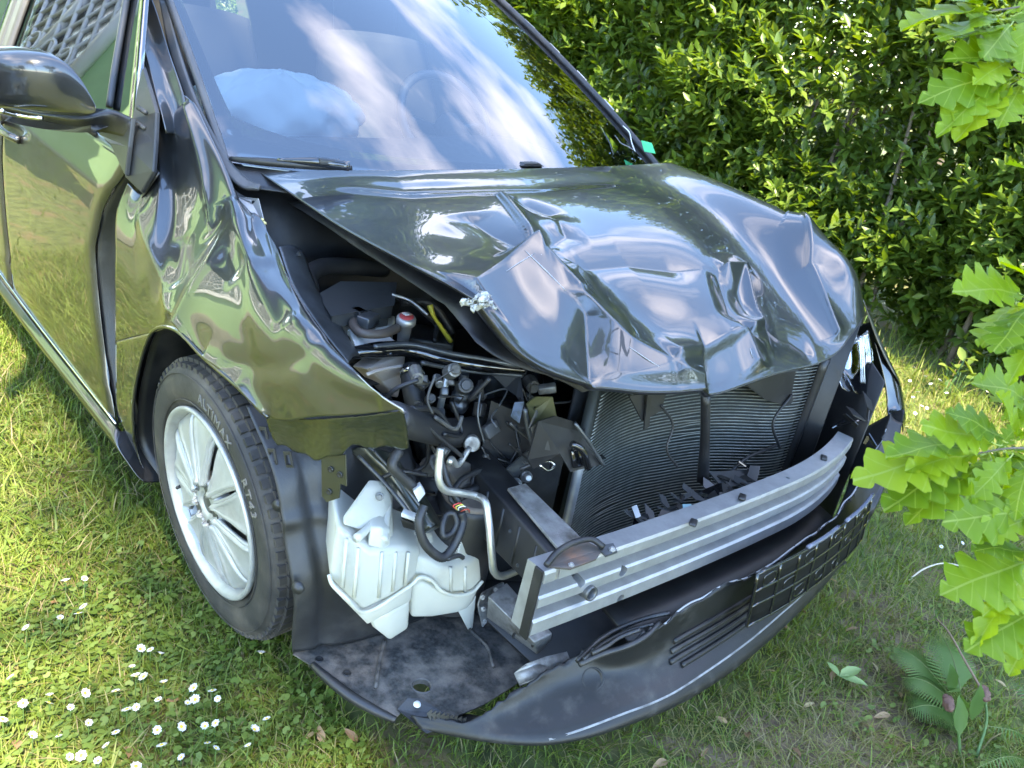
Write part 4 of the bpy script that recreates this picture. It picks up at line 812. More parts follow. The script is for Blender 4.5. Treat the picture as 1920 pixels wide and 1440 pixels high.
# ------------------------------------------------------------------ washer tank
tank = empty('washer_tank', (0, 0, 0), car)
def lump(name, F4t, F4b, back, m=TANK, b=.012, seg=3):
    """rounded block: front top polyline, front bottom polyline (left to right), swept back"""
    T, B = cv(F4t), cv(F4b); bk = np.asarray(back, float); n = len(T)
    V = np.concatenate([T, B, T+bk, B+bk]); F = []
    for i in range(n-1): F += [(i, i+1, n+i+1, n+i)[::-1], (2*n+i, 2*n+i+1, 3*n+i+1, 3*n+i), (i, i+1, 2*n+i+1, 2*n+i), (n+i, n+i+1, 3*n+i+1, 3*n+i)[::-1]]
    F += [(0, n, 3*n, 2*n)[::-1], (n-1, 2*n-1, 4*n-1, 3*n-1)]
    bm = bmesh.new(); vs = [bm.verts.new(v) for v in V]
    for f in F: bm.faces.new([vs[i] for i in f])
    bmesh.ops.recalc_face_normals(bm, faces=bm.faces); me = bpy.data.meshes.new(name); bm.to_mesh(me); bm.free()
    return bev(link(name, me, m, tank), b, seg)
yA = -.47
lump('tank_body', [(632,986,'x',-.812),(694,1034,'y',yA),(745,1028,'y',yA),(790,1030,'y',yA+.01)], [(617,1086,'x',-.812),(680,1148,'y',yA),(740,1118,'y',yA),(780,1092,'y',yA+.01)], (.06, .13, .012))
lump('tank_body', [(619,1084,'x',-.81),(681,1146,'y',yA+.002),(740,1116,'y',yA+.002),(775,1090,'y',yA+.012)], [(628,1110,'x',-.806),(690,1173,'y',yA+.006),(745,1142,'y',yA+.006),(772,1128,'y',yA+.012)], (.06, .12, .0))
lump('tank_foot', [(692,1160,'y',yA+.012),(725,1150,'y',yA+.008),(770,1125,'y',yA+.012)], [(698,1178,'y',yA+.014),(732,1205,'y',yA+.010),(767,1182,'y',yA+.014)], (.05, .11, .0))
lump('tank_body', [(770,1040,'y',yA+.02),(800,1050,'y',yA),(838,1066,'y',yA-.012),(880,1054,'y',yA-.012),(903,1040,'y',yA)], [(768,1100,'y',yA+.02),(795,1092,'y',yA),(842,1116,'y',yA-.012),(882,1112,'y',yA-.012),(904,1094,'y',yA)], (.03, .11, .03))
lump('tank_body', [(770,1100,'y',yA+.02),(795,1092,'y',yA+.003),(842,1114,'y',yA-.009),(882,1110,'y',yA-.009),(903,1092,'y',yA)], [(770,1162,'y',yA+.02),(812,1160,'y',yA+.015),(858,1152,'y',yA-.002),(878,1144,'y',yA-.002),(896,1112,'y',yA)], (.03, .10, .02))
lump('tank_foot', [(858,1145,'y',yA),(880,1138,'y',yA),(893,1118,'y',yA+.004)], [(878,1183,'y',yA+.004),(884,1184,'y',yA+.004),(887,1178,'y',yA+.006)], (.02, .04, .0), b=.004)
lump('tank_tab', [(690,913,'y',yA+.075),(714,914,'y',yA+.075),(736,930,'y',yA+.075)], [(640,985,'y',yA+.03),(690,1000,'y',yA+.03),(738,1010,'y',yA+.03)], (.012, .02, .004), b=.006)
tube('tank_rib', [(732,945,'y',yA+.07),(722,985,'y',yA+.035),(715,1015,'y',yA+.012)], [.004, .009, .014], TANK, tank, 8, 12); tube('tank_rib', [(712,955,'y',yA+.065),(690,990,'y',yA+.03),(668,1010,'y',yA+.01)], [.002, .007, .009], TANK, tank, 8, 12)
bolt('fixing_bolt', Q(712, 931, 'y', yA+.06), (-.6, -.7, .3), .008, STEEL, tank, .006)
lump('tank_neck', [(694,988,'y',yA+.022),(716,990,'y',yA+.012),(732,992,'y',yA+.018)], [(690,1024,'y',yA+.012),(716,1030,'y',yA+.004),(732,1030,'y',yA+.01)], (.02, .04, .0), b=.004)
for q_ in ((650,1010), (672,1028)): tube('tank_rib', [(q_[0],q_[1],'x',-.800+.0006*(q_[0]-650)),(q_[0]-8,q_[1]+92,'x',-.800+.0006*(q_[0]-650))], .004, TANK, tank, 6, 8)
for q_ in (716, 742, 766): tube('tank_rib', [(q_,1036,'y',yA-.001),(q_-6,1120-(q_-716)*.45,'y',yA-.001)], .004, TANK, tank, 6, 8)
for q_ in (845, 872): tube('tank_rib', [(q_,1064,'y',yA-.013),(q_,1110,'y',yA-.013)], .004, TANK, tank, 6, 8)
tube('tank_seam', [(617,1078,'x',-.814),(622,1094,'x',-.816),(650,1122,'x',-.80),(679,1148,'y',yA-.006),(700,1143,'y',yA-.005),(740,1118,'y',yA-.005),(772,1096,'y',yA-.003),(788,1082,'y',yA-.004),(806,1086,'y',yA-.010),(828,1108,'y',yA-.017),(850,1116,'y',yA-.019),(885,1110,'y',yA-.018),(904,1090,'y',yA-.006)], .0042, TANK, tank, 8, 90)
lump('tank_tab', [(866,1002,'y',yA+.02),(874,997,'y',yA+.02),(881,1008,'y',yA+.02)], [(855,1050,'y',yA),(868,1056,'y',yA),(882,1050,'y',yA)], (.01, .02, 0), b=.003)
lump('tank_collar', [(776,1000,'y',yA+.05),(792,997,'y',yA+.05),(812,1004,'y',yA+.05)], [(772,1030,'y',yA+.045),(792,1034,'y',yA+.04),(815,1038,'y',yA+.045)], (.02, .04, 0), b=.006)

# ------------------------------------------------------------------ front structure on the right: rail, crush can, pipes, drum, harness
rail = box8('chassis_rail', [(-.508,-.70,.425),(-.435,-.70,.425),(-.385,-.34,.41),(-.458,-.34,.41),(-.508,-.70,.520),(-.435,-.70,.520),(-.385,-.34,.545),(-.458,-.34,.545)], BLACK, car, .006)
P = [(952,915,'z',.552),(985,906,'z',.552),(1108,1026,'z',.527),(1064,1048,'z',.527)]; tag(plate('rail_top', P, ALUD, rail, .006, b=.001), 'dirty bare metal top of the rail')
for k in range(7):
    t = k/6; y_ = -.70+.36*t; tube('rail_rib', [(-.504+.046*t, y_, .43), (-.504+.046*t, y_, .51+.02*t)], .005, BLACK, rail, 6)
for k in range(8): bolt('rail_rivet', (-.508+.046*(k/7), -.69+.045*k, .44+.05*(k % 2)), (-1, 0, 0), .0045, STEEL, rail, .003)
for p in ((966,906), (986,893)):
    q = Q(p[0], p[1], 'y', -.43); lathe('spring_bolt', [(0, .026), (.006, .026), (.009, .022), (.0105, .012), (.0125, .010), (.0125, .0)], q, (-.45, -.75, .35), ALUD, rail, 14, False)
plate('bolt_bracket', [(950,880,'y',-.42),(990,845,'y',-.40),(1000,862,'y',-.40),(975,890,'y',-.42),(968,900,'y',-.42)], STEEL, rail, .004)
tube('coolant_pipe', [(880,840,'y',-.42),(858,872,'y',-.44),(846,860,'y',-.45),(842,868,'y',-.46)], .006, PIPE, car, 8, 14)
tube('coolant_pipe', [(826,840,'y',-.46),(823,900,'y',-.475),(832,917,'y',-.478),(862,924,'y',-.478),(895,931,'y',-.480),(909,940,'y',-.505),(916,975,'y',-.53),(922,1040,'y',-.555),(927,1072,'y',-.56),(938,1080,'y',-.56),(975,1068,'y',-.56)], .0078, PIPE, car, 10, 80)
dr = empty('drum', (0, 0, 0), car)
lathe('drum_shell', [(.0, .125), (.064, .125), (.070, .120), (.073, .11), (.073, -.16)], Q(866, 1010, 'y', -.40), (-.05, -.1, 1), PLAST, dr, 36)
lathe('drum_lid', [(0, .128), (.055, .130), (.062, .134), (.068, .128), (.066, .12)], Q(866, 1010, 'y', -.40), (-.05, -.1, 1), mat('dusty_tan', (.22, .17, .13), .8, noise=(30, .3)), dr, 36)
plate('drum_wall', [(795,932,'y',-.38),(860,924,'y',-.36),(905,935,'y',-.37),(925,1000,'y',-.40),(910,965,'y',-.42),(800,965,'y',-.41)], PLAST, dr, .004)
# upper apron tube behind the tank
ap = net([[(655,842,'x',-.70),(690,880,'x',-.69),(740,935,'x',-.67),(790,1000,'x',-.65)], [(690,838,'x',-.685),(720,870,'x',-.675),(765,920,'x',-.65),(812,985,'x',-.63)], [(740,850,'x',-.64),(760,880,'x',-.63),(795,925,'x',-.61),(830,985,'x',-.59)]], 16, 30)
apo = solid('apron_tube', ap, PRIMER, car, .03); tube('apron_ridge', [(672,855,'x',-.703),(730,915,'x',-.683),(785,985,'x',-.66)], .004, STEEL, apo, 6, 16); tube('apron_ridge', [(700,845,'x',-.690),(750,900,'x',-.666),(800,965,'x',-.645)], .003, STEEL, apo, 6, 16)
har = empty('wiring_harness', (0, 0, 0), car)
def corrugated(P, r, n=60):
    C = cat_rom(cv(P), n*2); rad = np.where(np.arange(n*2) % 2 == 0, r, r*.80); return tube('conduit', C, rad, HOSE, har, 10, n*2)
corrugated([(795,948,'y',-.49),(786,975,'y',-.50),(790,1005,'y',-.51),(810,1035,'y',-.52),(832,1045,'y',-.525),(850,1025,'y',-.52),(862,1000,'y',-.515),(868,975,'y',-.505),(864,960,'y',-.50)], .0095)
corrugated([(836,965,'y',-.49),(830,985,'y',-.50),(832,1005,'y',-.51),(846,1000,'y',-.51),(856,980,'y',-.505),(848,962,'y',-.495),(836,965,'y',-.49)], .0065, 40)
tube('cable_sleeve', [(748,845,'y',-.45),(735,870,'y',-.46),(765,905,'y',-.47),(785,925,'y',-.48)], .010, HOSE, har, 8, 20)
tube('wire_bundle', [(905,880,'y',-.40),(860,905,'y',-.44),(845,935,'y',-.46),(868,955,'y',-.48)], .006, HOSE, har, 8, 16)
tube('wire_bundle', [(830,800,'y',-.36),(828,850,'y',-.42),(838,900,'y',-.45),(862,945,'y',-.48)], .006, HOSE, har, 8, 18)
box8('white_connector', [(775,922,'y',-.50),(785,942,'y',-.50),(798,926,'y',-.49),(788,910,'y',-.49)]+[(773,915,'y',-.475),(783,935,'y',-.475),(796,918,'y',-.465),(786,902,'y',-.465)], WHITEP, har, .002)
for k, c in enumerate([(.5, .05, .04), (.6, .55, .1), (.7, .7, .7), (.05, .05, .05), (.5, .08, .05)]):
    tube('wire', [(856+2*k,955+k,'y',-.50),(850+5*k,948+2*k,'y',-.505),(862+4*k,943+3*k,'y',-.505),(868+3*k,952+2*k,'y',-.50)], .0013, mat('wire_%d' % k, c, .4), har, 5, 12)
box8('black_connector', [(750,972,'y',-.46),(788,985,'y',-.47),(792,1000,'y',-.47),(755,990,'y',-.46),(755,960,'y',-.44),(792,974,'y',-.45),(796,988,'y',-.45),(760,978,'y',-.44)], PLAST, har, .003)
box8('white_connector', [(752,962,'y',-.475),(790,975,'y',-.48),(790,983,'y',-.48),(752,970,'y',-.475),(757,952,'y',-.46),(793,966,'y',-.465),(793,972,'y',-.465),(757,958,'y',-.46)], WHITEP, har, .002)
tube('wire_plug', [(838,1048,'y',-.53),(862,1042,'y',-.525),(868,1046,'y',-.525)], .005, HOSE, har, 6, 8)
# lower crush rail and broken channel
low = box8('lower_crush_rail', [(1008,1228,'z',.215),(1034,1200,'z',.225),(945,1120,'z',.235),(912,1158,'z',.225),(1002,1205,'z',.275),(1036,1188,'z',.275),(950,1092,'z',.300),(915,1118,'z',.300)], ALUD, car, .003)
plate('rail_flange', [(897,1135,'y',-.47),(905,1112,'y',-.47),(945,1092,'y',-.45),(952,1118,'y',-.45),(930,1150,'y',-.48),(906,1176,'y',-.48)], ALUD, low, .005, b=.001)
for p in ((905,1120), (906,1142), (908,1165), (930,1106)): bolt('rail_rivet', Q(p[0], p[1], 'y', -.478), (-.5, -.8, .2), .006, ALU, low, .006)
for p in ((966,1177), (964,1192), (1000,1208)): lathe('rail_hole', [(0, .001), (.005, .001), (.0062, .002), (.007, 0)], Q(p[0], p[1], 'z', .255), (-.75, .5, .25), BLACK, low, 12)
ch = empty('broken_channel', (0, 0, 0), car)
c4 = cv([(964,1262,'z',.235),(975,1287,'z',.220),(995,1272,'z',.225),(985,1245,'z',.245)]); dv = Q(1062,1222,'z',.26)-Q(985,1245,'z',.245)
for a, b_ in ((0, 1), (1, 2), (2, 3), (3, 0)): solid('channel_wall', np.array([[c4[a], c4[b_]], [c4[a]+dv*.5+[0, 0, .004], c4[b_]+dv*.5+[0, 0, .004]], [c4[a]+dv, c4[b_]+dv]]), ALUD, ch, .003)
tag(ch, 'ripped square metal channel end')

# ------------------------------------------------------------------ bumper beam
by = lambda x: -.722-.016*(1-(x/.62)**2)+.055*max(0, (x-.25)/.4)**2
xs = np.linspace(-.562, .640, 70)
prof = [(.045, .530), (.0, .532), (-.003, .526), (-.003, .506), (.006, .500), (.022, .494), (.022, .481), (.001, .476), (-.003, .472), (-.003, .452), (.004, .446), (.022, .441), (.022, .427), (.002, .422), (-.003, .418), (-.003, .390), (.002, .385), (.05, .385)]
BG = np.array([[[x, by(x)+d, z+(.010*max(0, x-.1))] for d, z in prof] for x in xs])
nx_, np_ = BG.shape[:2]; V = BG.reshape(-1, 3); F = list(map(tuple, grid_faces(nx_, np_)))+[(i*np_+np_-1, i*np_, (i+1)*np_, (i+1)*np_+np_-1) for i in range(nx_-1)]+[tuple(range(np_))[::-1], tuple(range((nx_-1)*np_, nx_*np_))]
beam = mesh('bumper_beam', V, [f[::-1] for f in F], ALU, car, False)
bmx = bmesh.new(); bmx.from_mesh(beam.data); bmesh.ops.recalc_face_normals(bmx, faces=bmx.faces); bmx.to_mesh(beam.data); bmx.free()
beam.data.materials.clear(); beam.data.materials.append(ALU)
cuts = []
for p, r in (((1089,1091), .010), ((1163,1068), .011), ((1158,1118), .010)):
    q = Q(p[0], p[1], 'y', -.728); cuts.append(cyl(q+np.array([0, -.02, 0]), q+np.array([0, .035, 0]), r))
for p in ((1047,1064), (1176,1026), (1477,896)):
    q = Q(p[0], p[1], 'z', .532); cuts.append(cyl(q+np.array([0, 0, .01]), q+np.array([0, 0, -.03]), .0055))
cut(beam, cuts); bev(beam, .0012, 1)
for p, r in (((1089,1091), .0098), ((1163,1068), .0108), ((1158,1118), .0098)): q = Q(p[0], p[1], 'y', -.728); lathe('beam_hole_dark', [(0, 0), (r, 0)], q+np.array([0, .0255, 0]), (0, -1, 0), BLACK, beam, 16, False)  # black disc at each hole bottom, shade inside put in as colour
tag(beam, 'bare ribbed aluminium crash beam across the nose')
q = Q(1104, 1110, 'y', -.735); lathe('tow_eye_sleeve', [(.011, -.03), (.011, .006), (.0145, .010), (.0155, .004), (.0155, -.02)], q, (0, -1, .1), STEEL, beam, 24)
plate('beam_end_plate', [(-.569,-.726,.380),(-.569,-.706,.380),(-.569,-.706,.534),(-.569,-.726,.534)], BLACK, car, .005, b=.001)
br = empty('beam_bracket', (0, 0, 0), car)
plate('bracket_plate', [(1026,1062,'z',.535),(1050,1035,'z',.54),(1095,1012,'z',.545),(1130,1030,'z',.538),(1118,1048,'z',.536),(1070,1066,'z',.535)], mat('rusty_bracket', (.10, .085, .075), .55, .4, dirt=((.28, .12, .06), 14, .5, .8)), br, .004, [circle3(Q(1072, 1058, 'z', .536), .005, (0, 0, 1), 12)])
tube('bracket_lip', [(1024,1060,'z',.54),(1044,1036,'z',.552),(1080,1016,'z',.558),(1112,1012,'z',.555),(1132,1026,'z',.545)], .006, BLACK, br, 8, 20)
plate('bracket_ear', [(1118,1024,'z',.540),(1150,1018,'z',.540),(1158,1034,'z',.538),(1136,1042,'z',.538)], STEEL, br, .004); bolt('bracket_bolt', Q(1148, 1030, 'z', .541), (0, 0, 1), .007, ALU, br, .005)
bolt('bracket_bolt', Q(1071, 1059, 'z', .537), (0, 0, 1), .006, ALU, br, .004)

# ------------------------------------------------------------------ torn bumper cover
rows = [
 [(770,1340,'z',.172),(880,1350,'z',.195),(960,1300,'z',.235),(1030,1256,'z',.262),(1090,1222,'z',.29),(1150,1218,'z',.31),(1228,1176,'z',.345),(1300,1128,'z',.37),(1400,1080,'z',.395),(1480,1034,'z',.405),(1555,975,'z',.42),(1612,905,'x',.62),(1648,836,'x',.74),(1668,780,'x',.82)],
 [(774,1346,'z',.170),(890,1358,'z',.190),(980,1318,'z',.215),(1060,1282,'z',.235),(1130,1262,'z',.25),(1200,1240,'z',.265),(1270,1206,'z',.275),(1340,1166,'z',.29),(1430,1110,'z',.305),(1508,1056,'z',.32),(1574,992,'z',.345),(1620,930,'x',.63),(1658,852,'x',.75),(1682,790,'x',.83)],
 [(778,1352,'z',.167),(900,1368,'z',.184),(990,1350,'z',.196),(1075,1322,'z',.212),(1150,1300,'z',.225),(1225,1272,'z',.235),(1300,1234,'z',.243),(1370,1190,'z',.25),(1452,1126,'z',.262),(1525,1064,'z',.275),(1585,1004,'z',.30),(1626,942,'x',.64),(1664,862,'x',.76),(1690,792,'x',.84)],
 [(782,1358,'z',.164),(905,1380,'z',.176),(1010,1376,'z',.186),(1095,1358,'z',.196),(1180,1330,'z',.208),(1255,1300,'z',.216),(1330,1256,'z',.222),(1400,1206,'z',.228),(1475,1140,'z',.236),(1542,1074,'z',.248),(1594,1012,'z',.275),(1632,948,'x',.65),(1668,866,'x',.77),(1694,780,'x',.85)],
 [(786,1364,'z',.160),(910,1388,'z',.168),(1020,1394,'z',.172),(1105,1380,'z',.178),(1190,1352,'z',.186),(1265,1322,'z',.190),(1340,1278,'z',.195),(1410,1226,'z',.200),(1483,1160,'z',.205),(1550,1090,'z',.212),(1600,1022,'z',.235),(1638,954,'x',.655),(1672,868,'x',.775),(1696,770,'x',.855)],
 [(-.68,-.58,.155),(-.56,-.68,.150),(-.44,-.76,.152),(-.36,-.79,.15),(-.26,-.81,.15),(-.15,-.82,.15),(-.02,-.82,.15),(.12,-.81,.15),(.30,-.79,.15),(.46,-.76,.155),(.60,-.71,.19),(.64,-.70,.30),(.74,-.66,.38),(.82,-.58,.46)]]
BU = net(rows, 44, 170)
k = np.linspace(0, 1, 170); jg = RNG.normal(0, 1, 170)*.0035+.006*np.sin(k*61)*np.sin(k*23)+.004*((k*37) % 1-.5); jg[:30] *= .3; BU[0, :, 2] += jg; BU[1, :, 2] += jg*.5; BU[0, :, 1] += RNG.normal(0, .002, 170)
cov = solid('bumper_cover', BU, BUMPM, car, .0032); tag(cov, 'torn black front bumper cover hanging low')
tube('lip_highlight', [tuple(p) for p in BU[26, 24:166:6]], .0040, mat('pale_highlight', (.17, .17, .17), .45, noise=(40, .5)), cov, 6, 90)  # pale tube paints in the bright highlight line along the lip
tube('torn_edge', [tuple(p) for p in BU[0, 60:168:4]], .0022, mat('pale_torn_edge', (.30, .30, .30), .5), cov, 5, 100)
# lower grille ribs
for r0, (a, b_) in ((10, (64, 104)), (13, (62, 106)), (16, (60, 108)), (19, (62, 104))):
    P = BU[r0, a:b_:4]+np.array([-.002, -.004, .002]); tube('grille_rib', [tuple(p) for p in P], .0065, BUMPM, cov, 6, 40)
# fog lamp and its surround
q = Q(1108, 1272, 'z', .235); lathe('fog_socket', [(0, .012), (.016, .012), (.019, .016), (.022, .018), (.0235, .014), (.0235, -.03)], q, (-.45, -.6, .62), BUMPM, cov, 28)
sur = empty('fog_lamp_surround', (0, 0, 0), car)
for o1, dz, rr in (([(1082,1240),(1130,1195),(1185,1168),(1240,1152),(1256,1150)], .30, .005), ([(1086,1246),(1125,1228),(1180,1210),(1215,1190),(1236,1168)], .30, .006), ([(1094,1236),(1135,1204),(1180,1182),(1225,1170)], .305, .0035), ([(1110,1225),(1140,1210),(1160,1196),(1200,1180)], .31, .0045)):
    tube('surround_rail', [(x, y, 'z', dz+.0003*(x-1080)) for x, y in o1], rr, PLAST, sur, 6, 24)
plate('surround_panel', [(1088,1240,'z',.298),(1106,1214,'z',.31),(1128,1218,'z',.312),(1112,1238,'z',.30)], TRIM, sur, .003)
plate('surround_panel', [(1172,1196,'z',.325),(1205,1178,'z',.335),(1212,1188,'z',.335),(1185,1206,'z',.325)], TRIM, sur, .003)
# number plate holder: moulded lattice
ph = empty('plate_holder', (0, 0, 0), car)
TL, TR, BL, BR = [Q(*p) for p in ((1418,1074,'y',-.865),(1632,930,'y',-.795),(1397,1172,'y',-.868),(1612,1010,'y',-.80))]
def php(u, v, d=0.0): return TL*(1-u)*(1-v)+TR*u*(1-v)+BL*(1-u)*v+BR*u*v+np.array([-.25, -.95, .2])*d+np.array([0, -.020, 0])*4*u*(1-u)
G = np.array([[php(u, v) for u in np.linspace(0, 1, 20)] for v in np.linspace(0, 1, 6)]); solid('holder_panel', G, mat('holder_black', (.005, .005, .005), .6, spec=.2), ph, .004)
for v in (0, .33, .62, 1.0): tube('holder_rib', [php(u, v, .005) for u in np.linspace(0, 1, 8)], .0036, GLOSSB, ph, 6, 24)
for u in (0, .14, .27, .40, .53, .66, .80, .92, 1): tube('holder_rib', [php(u, v, .005) for v in (0, .5, 1)], .0034, GLOSSB, ph, 6, 6)
for u0, v0 in ((.05, .12), (.2, .45), (.33, .12), (.46, .70), (.58, .15), (.72, .45), (.84, .12), (.3, .75), (.62, .78)):
    tube('holder_rib', [php(u0, v0, .004), php(u0+.07, v0, .004), php(u0+.07, v0+.16, .004), php(u0, v0+.16, .004), php(u0, v0, .004)], .0024, GLOSSB, ph, 5, 24)
for u0, u1 in ((.32, .58), (.66, 1.0)): tube('holder_clip', [php(u0, -.04, .006), php((u0+u1)/2, -.05, .008), php(u1, -.05, .006)], .0055, mat('bluish_gloss', (.10, .11, .15), .25, coat=.5) if 'bluish_gloss' not in bpy.data.materials else bpy.data.materials['bluish_gloss'], ph, 6, 12)
# dark shelf behind the cover
solid('bumper_absorber', np.array([[[x, by(x)+.05, .33], [x, by(x)-.03, .31], [x, by(x)-.05, .25], [x, by(x)+.05, .2]] for x in np.linspace(-.30, .62, 20)]), BLACK, car, .01)

# ------------------------------------------------------------------ radiator pack
rad = empty('radiator', (0, 0, 0), car)
def rxy(u): # across the core, buckled
    x = -.215+.80*u; y = -.455+.038*math.sin(u*5.4-.6)+.010*math.sin(u*11)-.03*u; return x, y
core = np.array([[[rxy(u)[0], rxy(u)[1]+.012, z] for u in np.linspace(0, 1, 30)] for z in (.20, .45, .72)]); solid('radiator_core', core, RADB, rad, .02)
nt = 54
for k in range(nt):
    z0 = .225+.485*k/(nt-1); C = [(rxy(u)[0], rxy(u)[1]+.006*math.exp(-((u-.35)/.06)**2-((k-20)/6)**2), z0+.012*math.sin(u*6.0-.8)*(1-.5*k/nt)+.004*math.sin(k*1.7)*math.exp(-((u-.55)/.05)**2-((k-34)/5)**2)+.003*math.sin(k*2.3)*math.exp(-((u-.2)/.05)**2-((k-14)/5)**2)) for u in np.linspace(0, 1, 22)]
    tube('cooling_tube', C, .0016, RADI, rad, 4, 36)
tube('header_pipe', [(rxy(0)[0]-.008, rxy(0)[1]-.002, .20), (rxy(0)[0]-.012, rxy(0)[1], .45), (rxy(0)[0]-.005, rxy(0)[1]+.01, .60)], .0115, ALU, rad, 12, 16)
tube('header_pipe', [(rxy(1)[0]+.01, rxy(1)[1]+.01, .20), (rxy(1)[0]+.03, rxy(1)[1]+.01, .45), (rxy(1)[0]+.02, rxy(1)[1], .72)], .017, PLAST, rad, 12, 16)
tube('centre_post', [(1323,740,'y',-.55),(1322,820,'y',-.55),(1318,900,'y',-.55)], [.012, .012, .016], PLAST, rad, 8, 10)
fan = lathe('fan_mount', [(.016, .008), (.02, .012), (.034, .010), (.036, -.02)], Q(1468, 732, 'y', -.50), (-.4, -.85, .2), PLAST, rad, 24)
solid('cooling_shroud', np.array([[[x, -.36, z] for x in np.linspace(-.16, .60, 5)] for z in (.18, .5, .72)]), BLACK, car, .01)
plate('side_duct', [(-.40,-.34,.20),(-.235,-.44,.20),(-.245,-.44,.60),(-.40,-.34,.66)], PLAST, car, .004)
# bent bracket and panels beside the radiator
plate('latch_panel', [(1010,790,'y',-.50),(1042,780,'y',-.50),(1080,792,'y',-.50),(1096,812,'y',-.50),(1132,870,'y',-.53),(1098,878,'y',-.53),(1070,885,'y',-.53),(1050,850,'y',-.52),(1000,880,'y',-.50),(990,862,'y',-.50)], BLACK, car, .004)
tube('latch_edge', [(1078,793,'y',-.505),(1098,820,'y',-.52),(1132,872,'y',-.535)], .004, STEEL, car, 6, 12)
tube('latch_bar', [(1072,832,'y',-.53),(1090,842,'y',-.54),(1103,878,'y',-.545)], .008, GLOSSB, car, 8, 12)
box8('latch_block', [(1074,880,'y',-.53),(1108,872,'y',-.53),(1108,868,'y',-.50),(1074,876,'y',-.50),(1070,845,'y',-.525),(1095,838,'y',-.525),(1095,832,'y',-.50),(1070,838,'y',-.50)], GLOSSB, car, .004)
plate('olive_bracket', [(988,758,'y',-.44),(1005,744,'y',-.44),(1036,744,'y',-.44),(1046,790,'y',-.45),(1010,806,'y',-.45),(1000,800,'y',-.45)], mat('olive_metal', (.075, .072, .03), .4, .2), car, .004, [circle3(Q(1003, 765, 'y', -.441), .0045, (0, 1, 0), 10)])
tube('bracket_arm', [(984,766,'y',-.45),(992,810,'y',-.46),(1003,846,'y',-.47)], .0055, STEEL, car, 6, 12)
tube('bracket_arm', [(975,880,'y',-.46),(1000,868,'y',-.47),(1022,850,'y',-.47),(1040,800,'y',-.48),(1065,790,'y',-.48)], .004, HOSE, car, 6, 20)
tube('spring_clip', [(1010,868,'y',-.50),(1034,866,'y',-.50),(1040,872,'y',-.505),(1028,882,'y',-.51),(1012,872,'y',-.505)], .0028, CHROME, car, 6, 20)
bolt('stay_bolt', Q(1016, 840, 'y', -.48), (-.5, -.8, .2), .005, ALU, car); bolt('stay_bolt', Q(1012, 822, 'y', -.48), (-.5, -.8, .2), .006, STEEL, car)
tube('stay_cable', [(1560,835,'y',-.45),(1500,815,'y',-.50),(1440,842,'y',-.53),(1395,862,'y',-.55),(1370,885,'y',-.56)], .0045, HOSE, car, 6, 20)
for P_ in ([(1180,742,'y',-.52),(1250,735,'y',-.52),(1240,770,'y',-.53),(1205,790,'y',-.53)], [(1215,736,'y',-.53),(1222,735,'y',-.53),(1218,800,'y',-.54),(1208,806,'y',-.54)], [(1400,722,'y',-.53),(1490,690,'y',-.52),(1510,730,'y',-.52),(1478,762,'y',-.53),(1436,750,'y',-.53)]): plate('hanging_shroud', P_, BLACK, car, .004)
tube('torn_cable', [(1240,760,'y',-.53),(1262,800,'y',-.54),(1250,840,'y',-.55),(1270,875,'y',-.56)], .003, HOSE, car, 6, 16); tube('torn_cable', [(1485,740,'y',-.53),(1450,790,'y',-.54),(1462,840,'y',-.55)], .004, HOSE, car, 6, 16)
# plastic splinters lying behind the beam
for k in range(38):
    px, py = 1190+random.random()*230, 0; py = 985-(px-1190)*.40+random.uniform(-26, 14); c = Q(px, py, 'z', .47); a = random.random()*6.28; s = random.uniform(.012, .038)
    e1 = np.array([math.cos(a), math.sin(a), random.uniform(-.4, .4)])*s; e2 = np.array([-math.sin(a), math.cos(a), random.uniform(-.6, .6)])*s*random.uniform(.25, .6)
    plate('plastic_splinter', [c-e1-e2, c+e1-e2*.6, c+e1*.7+e2, c-e1*.5+e2*.9], random.choice([PLAST, GLOSSB, BLACK, TRIM]), car, .003)
box8('blue_plug', [(1279,945,'z',.50),(1296,945,'z',.50),(1300,955,'z',.50),(1281,955,'z',.50),(1279,945,'z',.515),(1296,945,'z',.515),(1300,955,'z',.515),(1281,955,'z',.515)], mat('pale_blue_plug', (.25, .42, .46), .4), car, .001)
box8('white_clip', [(1184,950,'z',.48),(1194,946,'z',.48),(1202,968,'z',.48),(1192,972,'z',.48),(1184,950,'z',.49),(1194,946,'z',.49),(1202,968,'z',.49),(1192,972,'z',.49)], WHITEP, car, .001)
for px, py in ((1300,980), (1392,932), (1545,858)): obox('beam_clip', Q(px, py, 'z', .536), (.036, .016, .007), PLAST, car, (0, .15, .5), .003)
plate('splinter_panel', [(1330,885,'z',.47),(1405,880,'z',.46),(1415,905,'z',.46),(1355,915,'z',.46)], TRIM, car, .004)

# ------------------------------------------------------------------ engine bay
bay = empty('engine_bay', (0, 0, 0), car)
solid('bay_floor', np.array([[[x, y, .185] for y in (-.77, -.2, .22)] for x in (-.42, .1, .66)]), BLACK, bay, .006)
solid('far_apron', np.array([[[.64, y, z] for y in (-.58, -.2, .24)] for z in (.19, .5, .86)]), BLACK, bay, .006)
solid('near_apron', np.array([[[-.60, y, z] for y in (-.30, 0, .28)] for z in (.40, .52, .60)]), BLACK, bay, .006)
ar_ = net([[(524,452,'x',-.70),(548,520,'x',-.71),(600,600,'x',-.72),(655,668,'x',-.735)], [(552,450,'x',-.655),(580,520,'x',-.655),(628,598,'x',-.66),(668,655,'x',-.67)], [(570,462,'x',-.63),(596,530,'x',-.63),(640,600,'x',-.635),(676,655,'x',-.645)]], 10, 30); apr = solid('apron_rail', ar_-np.array([0, 0, .012]), STEEL, bay, .003)
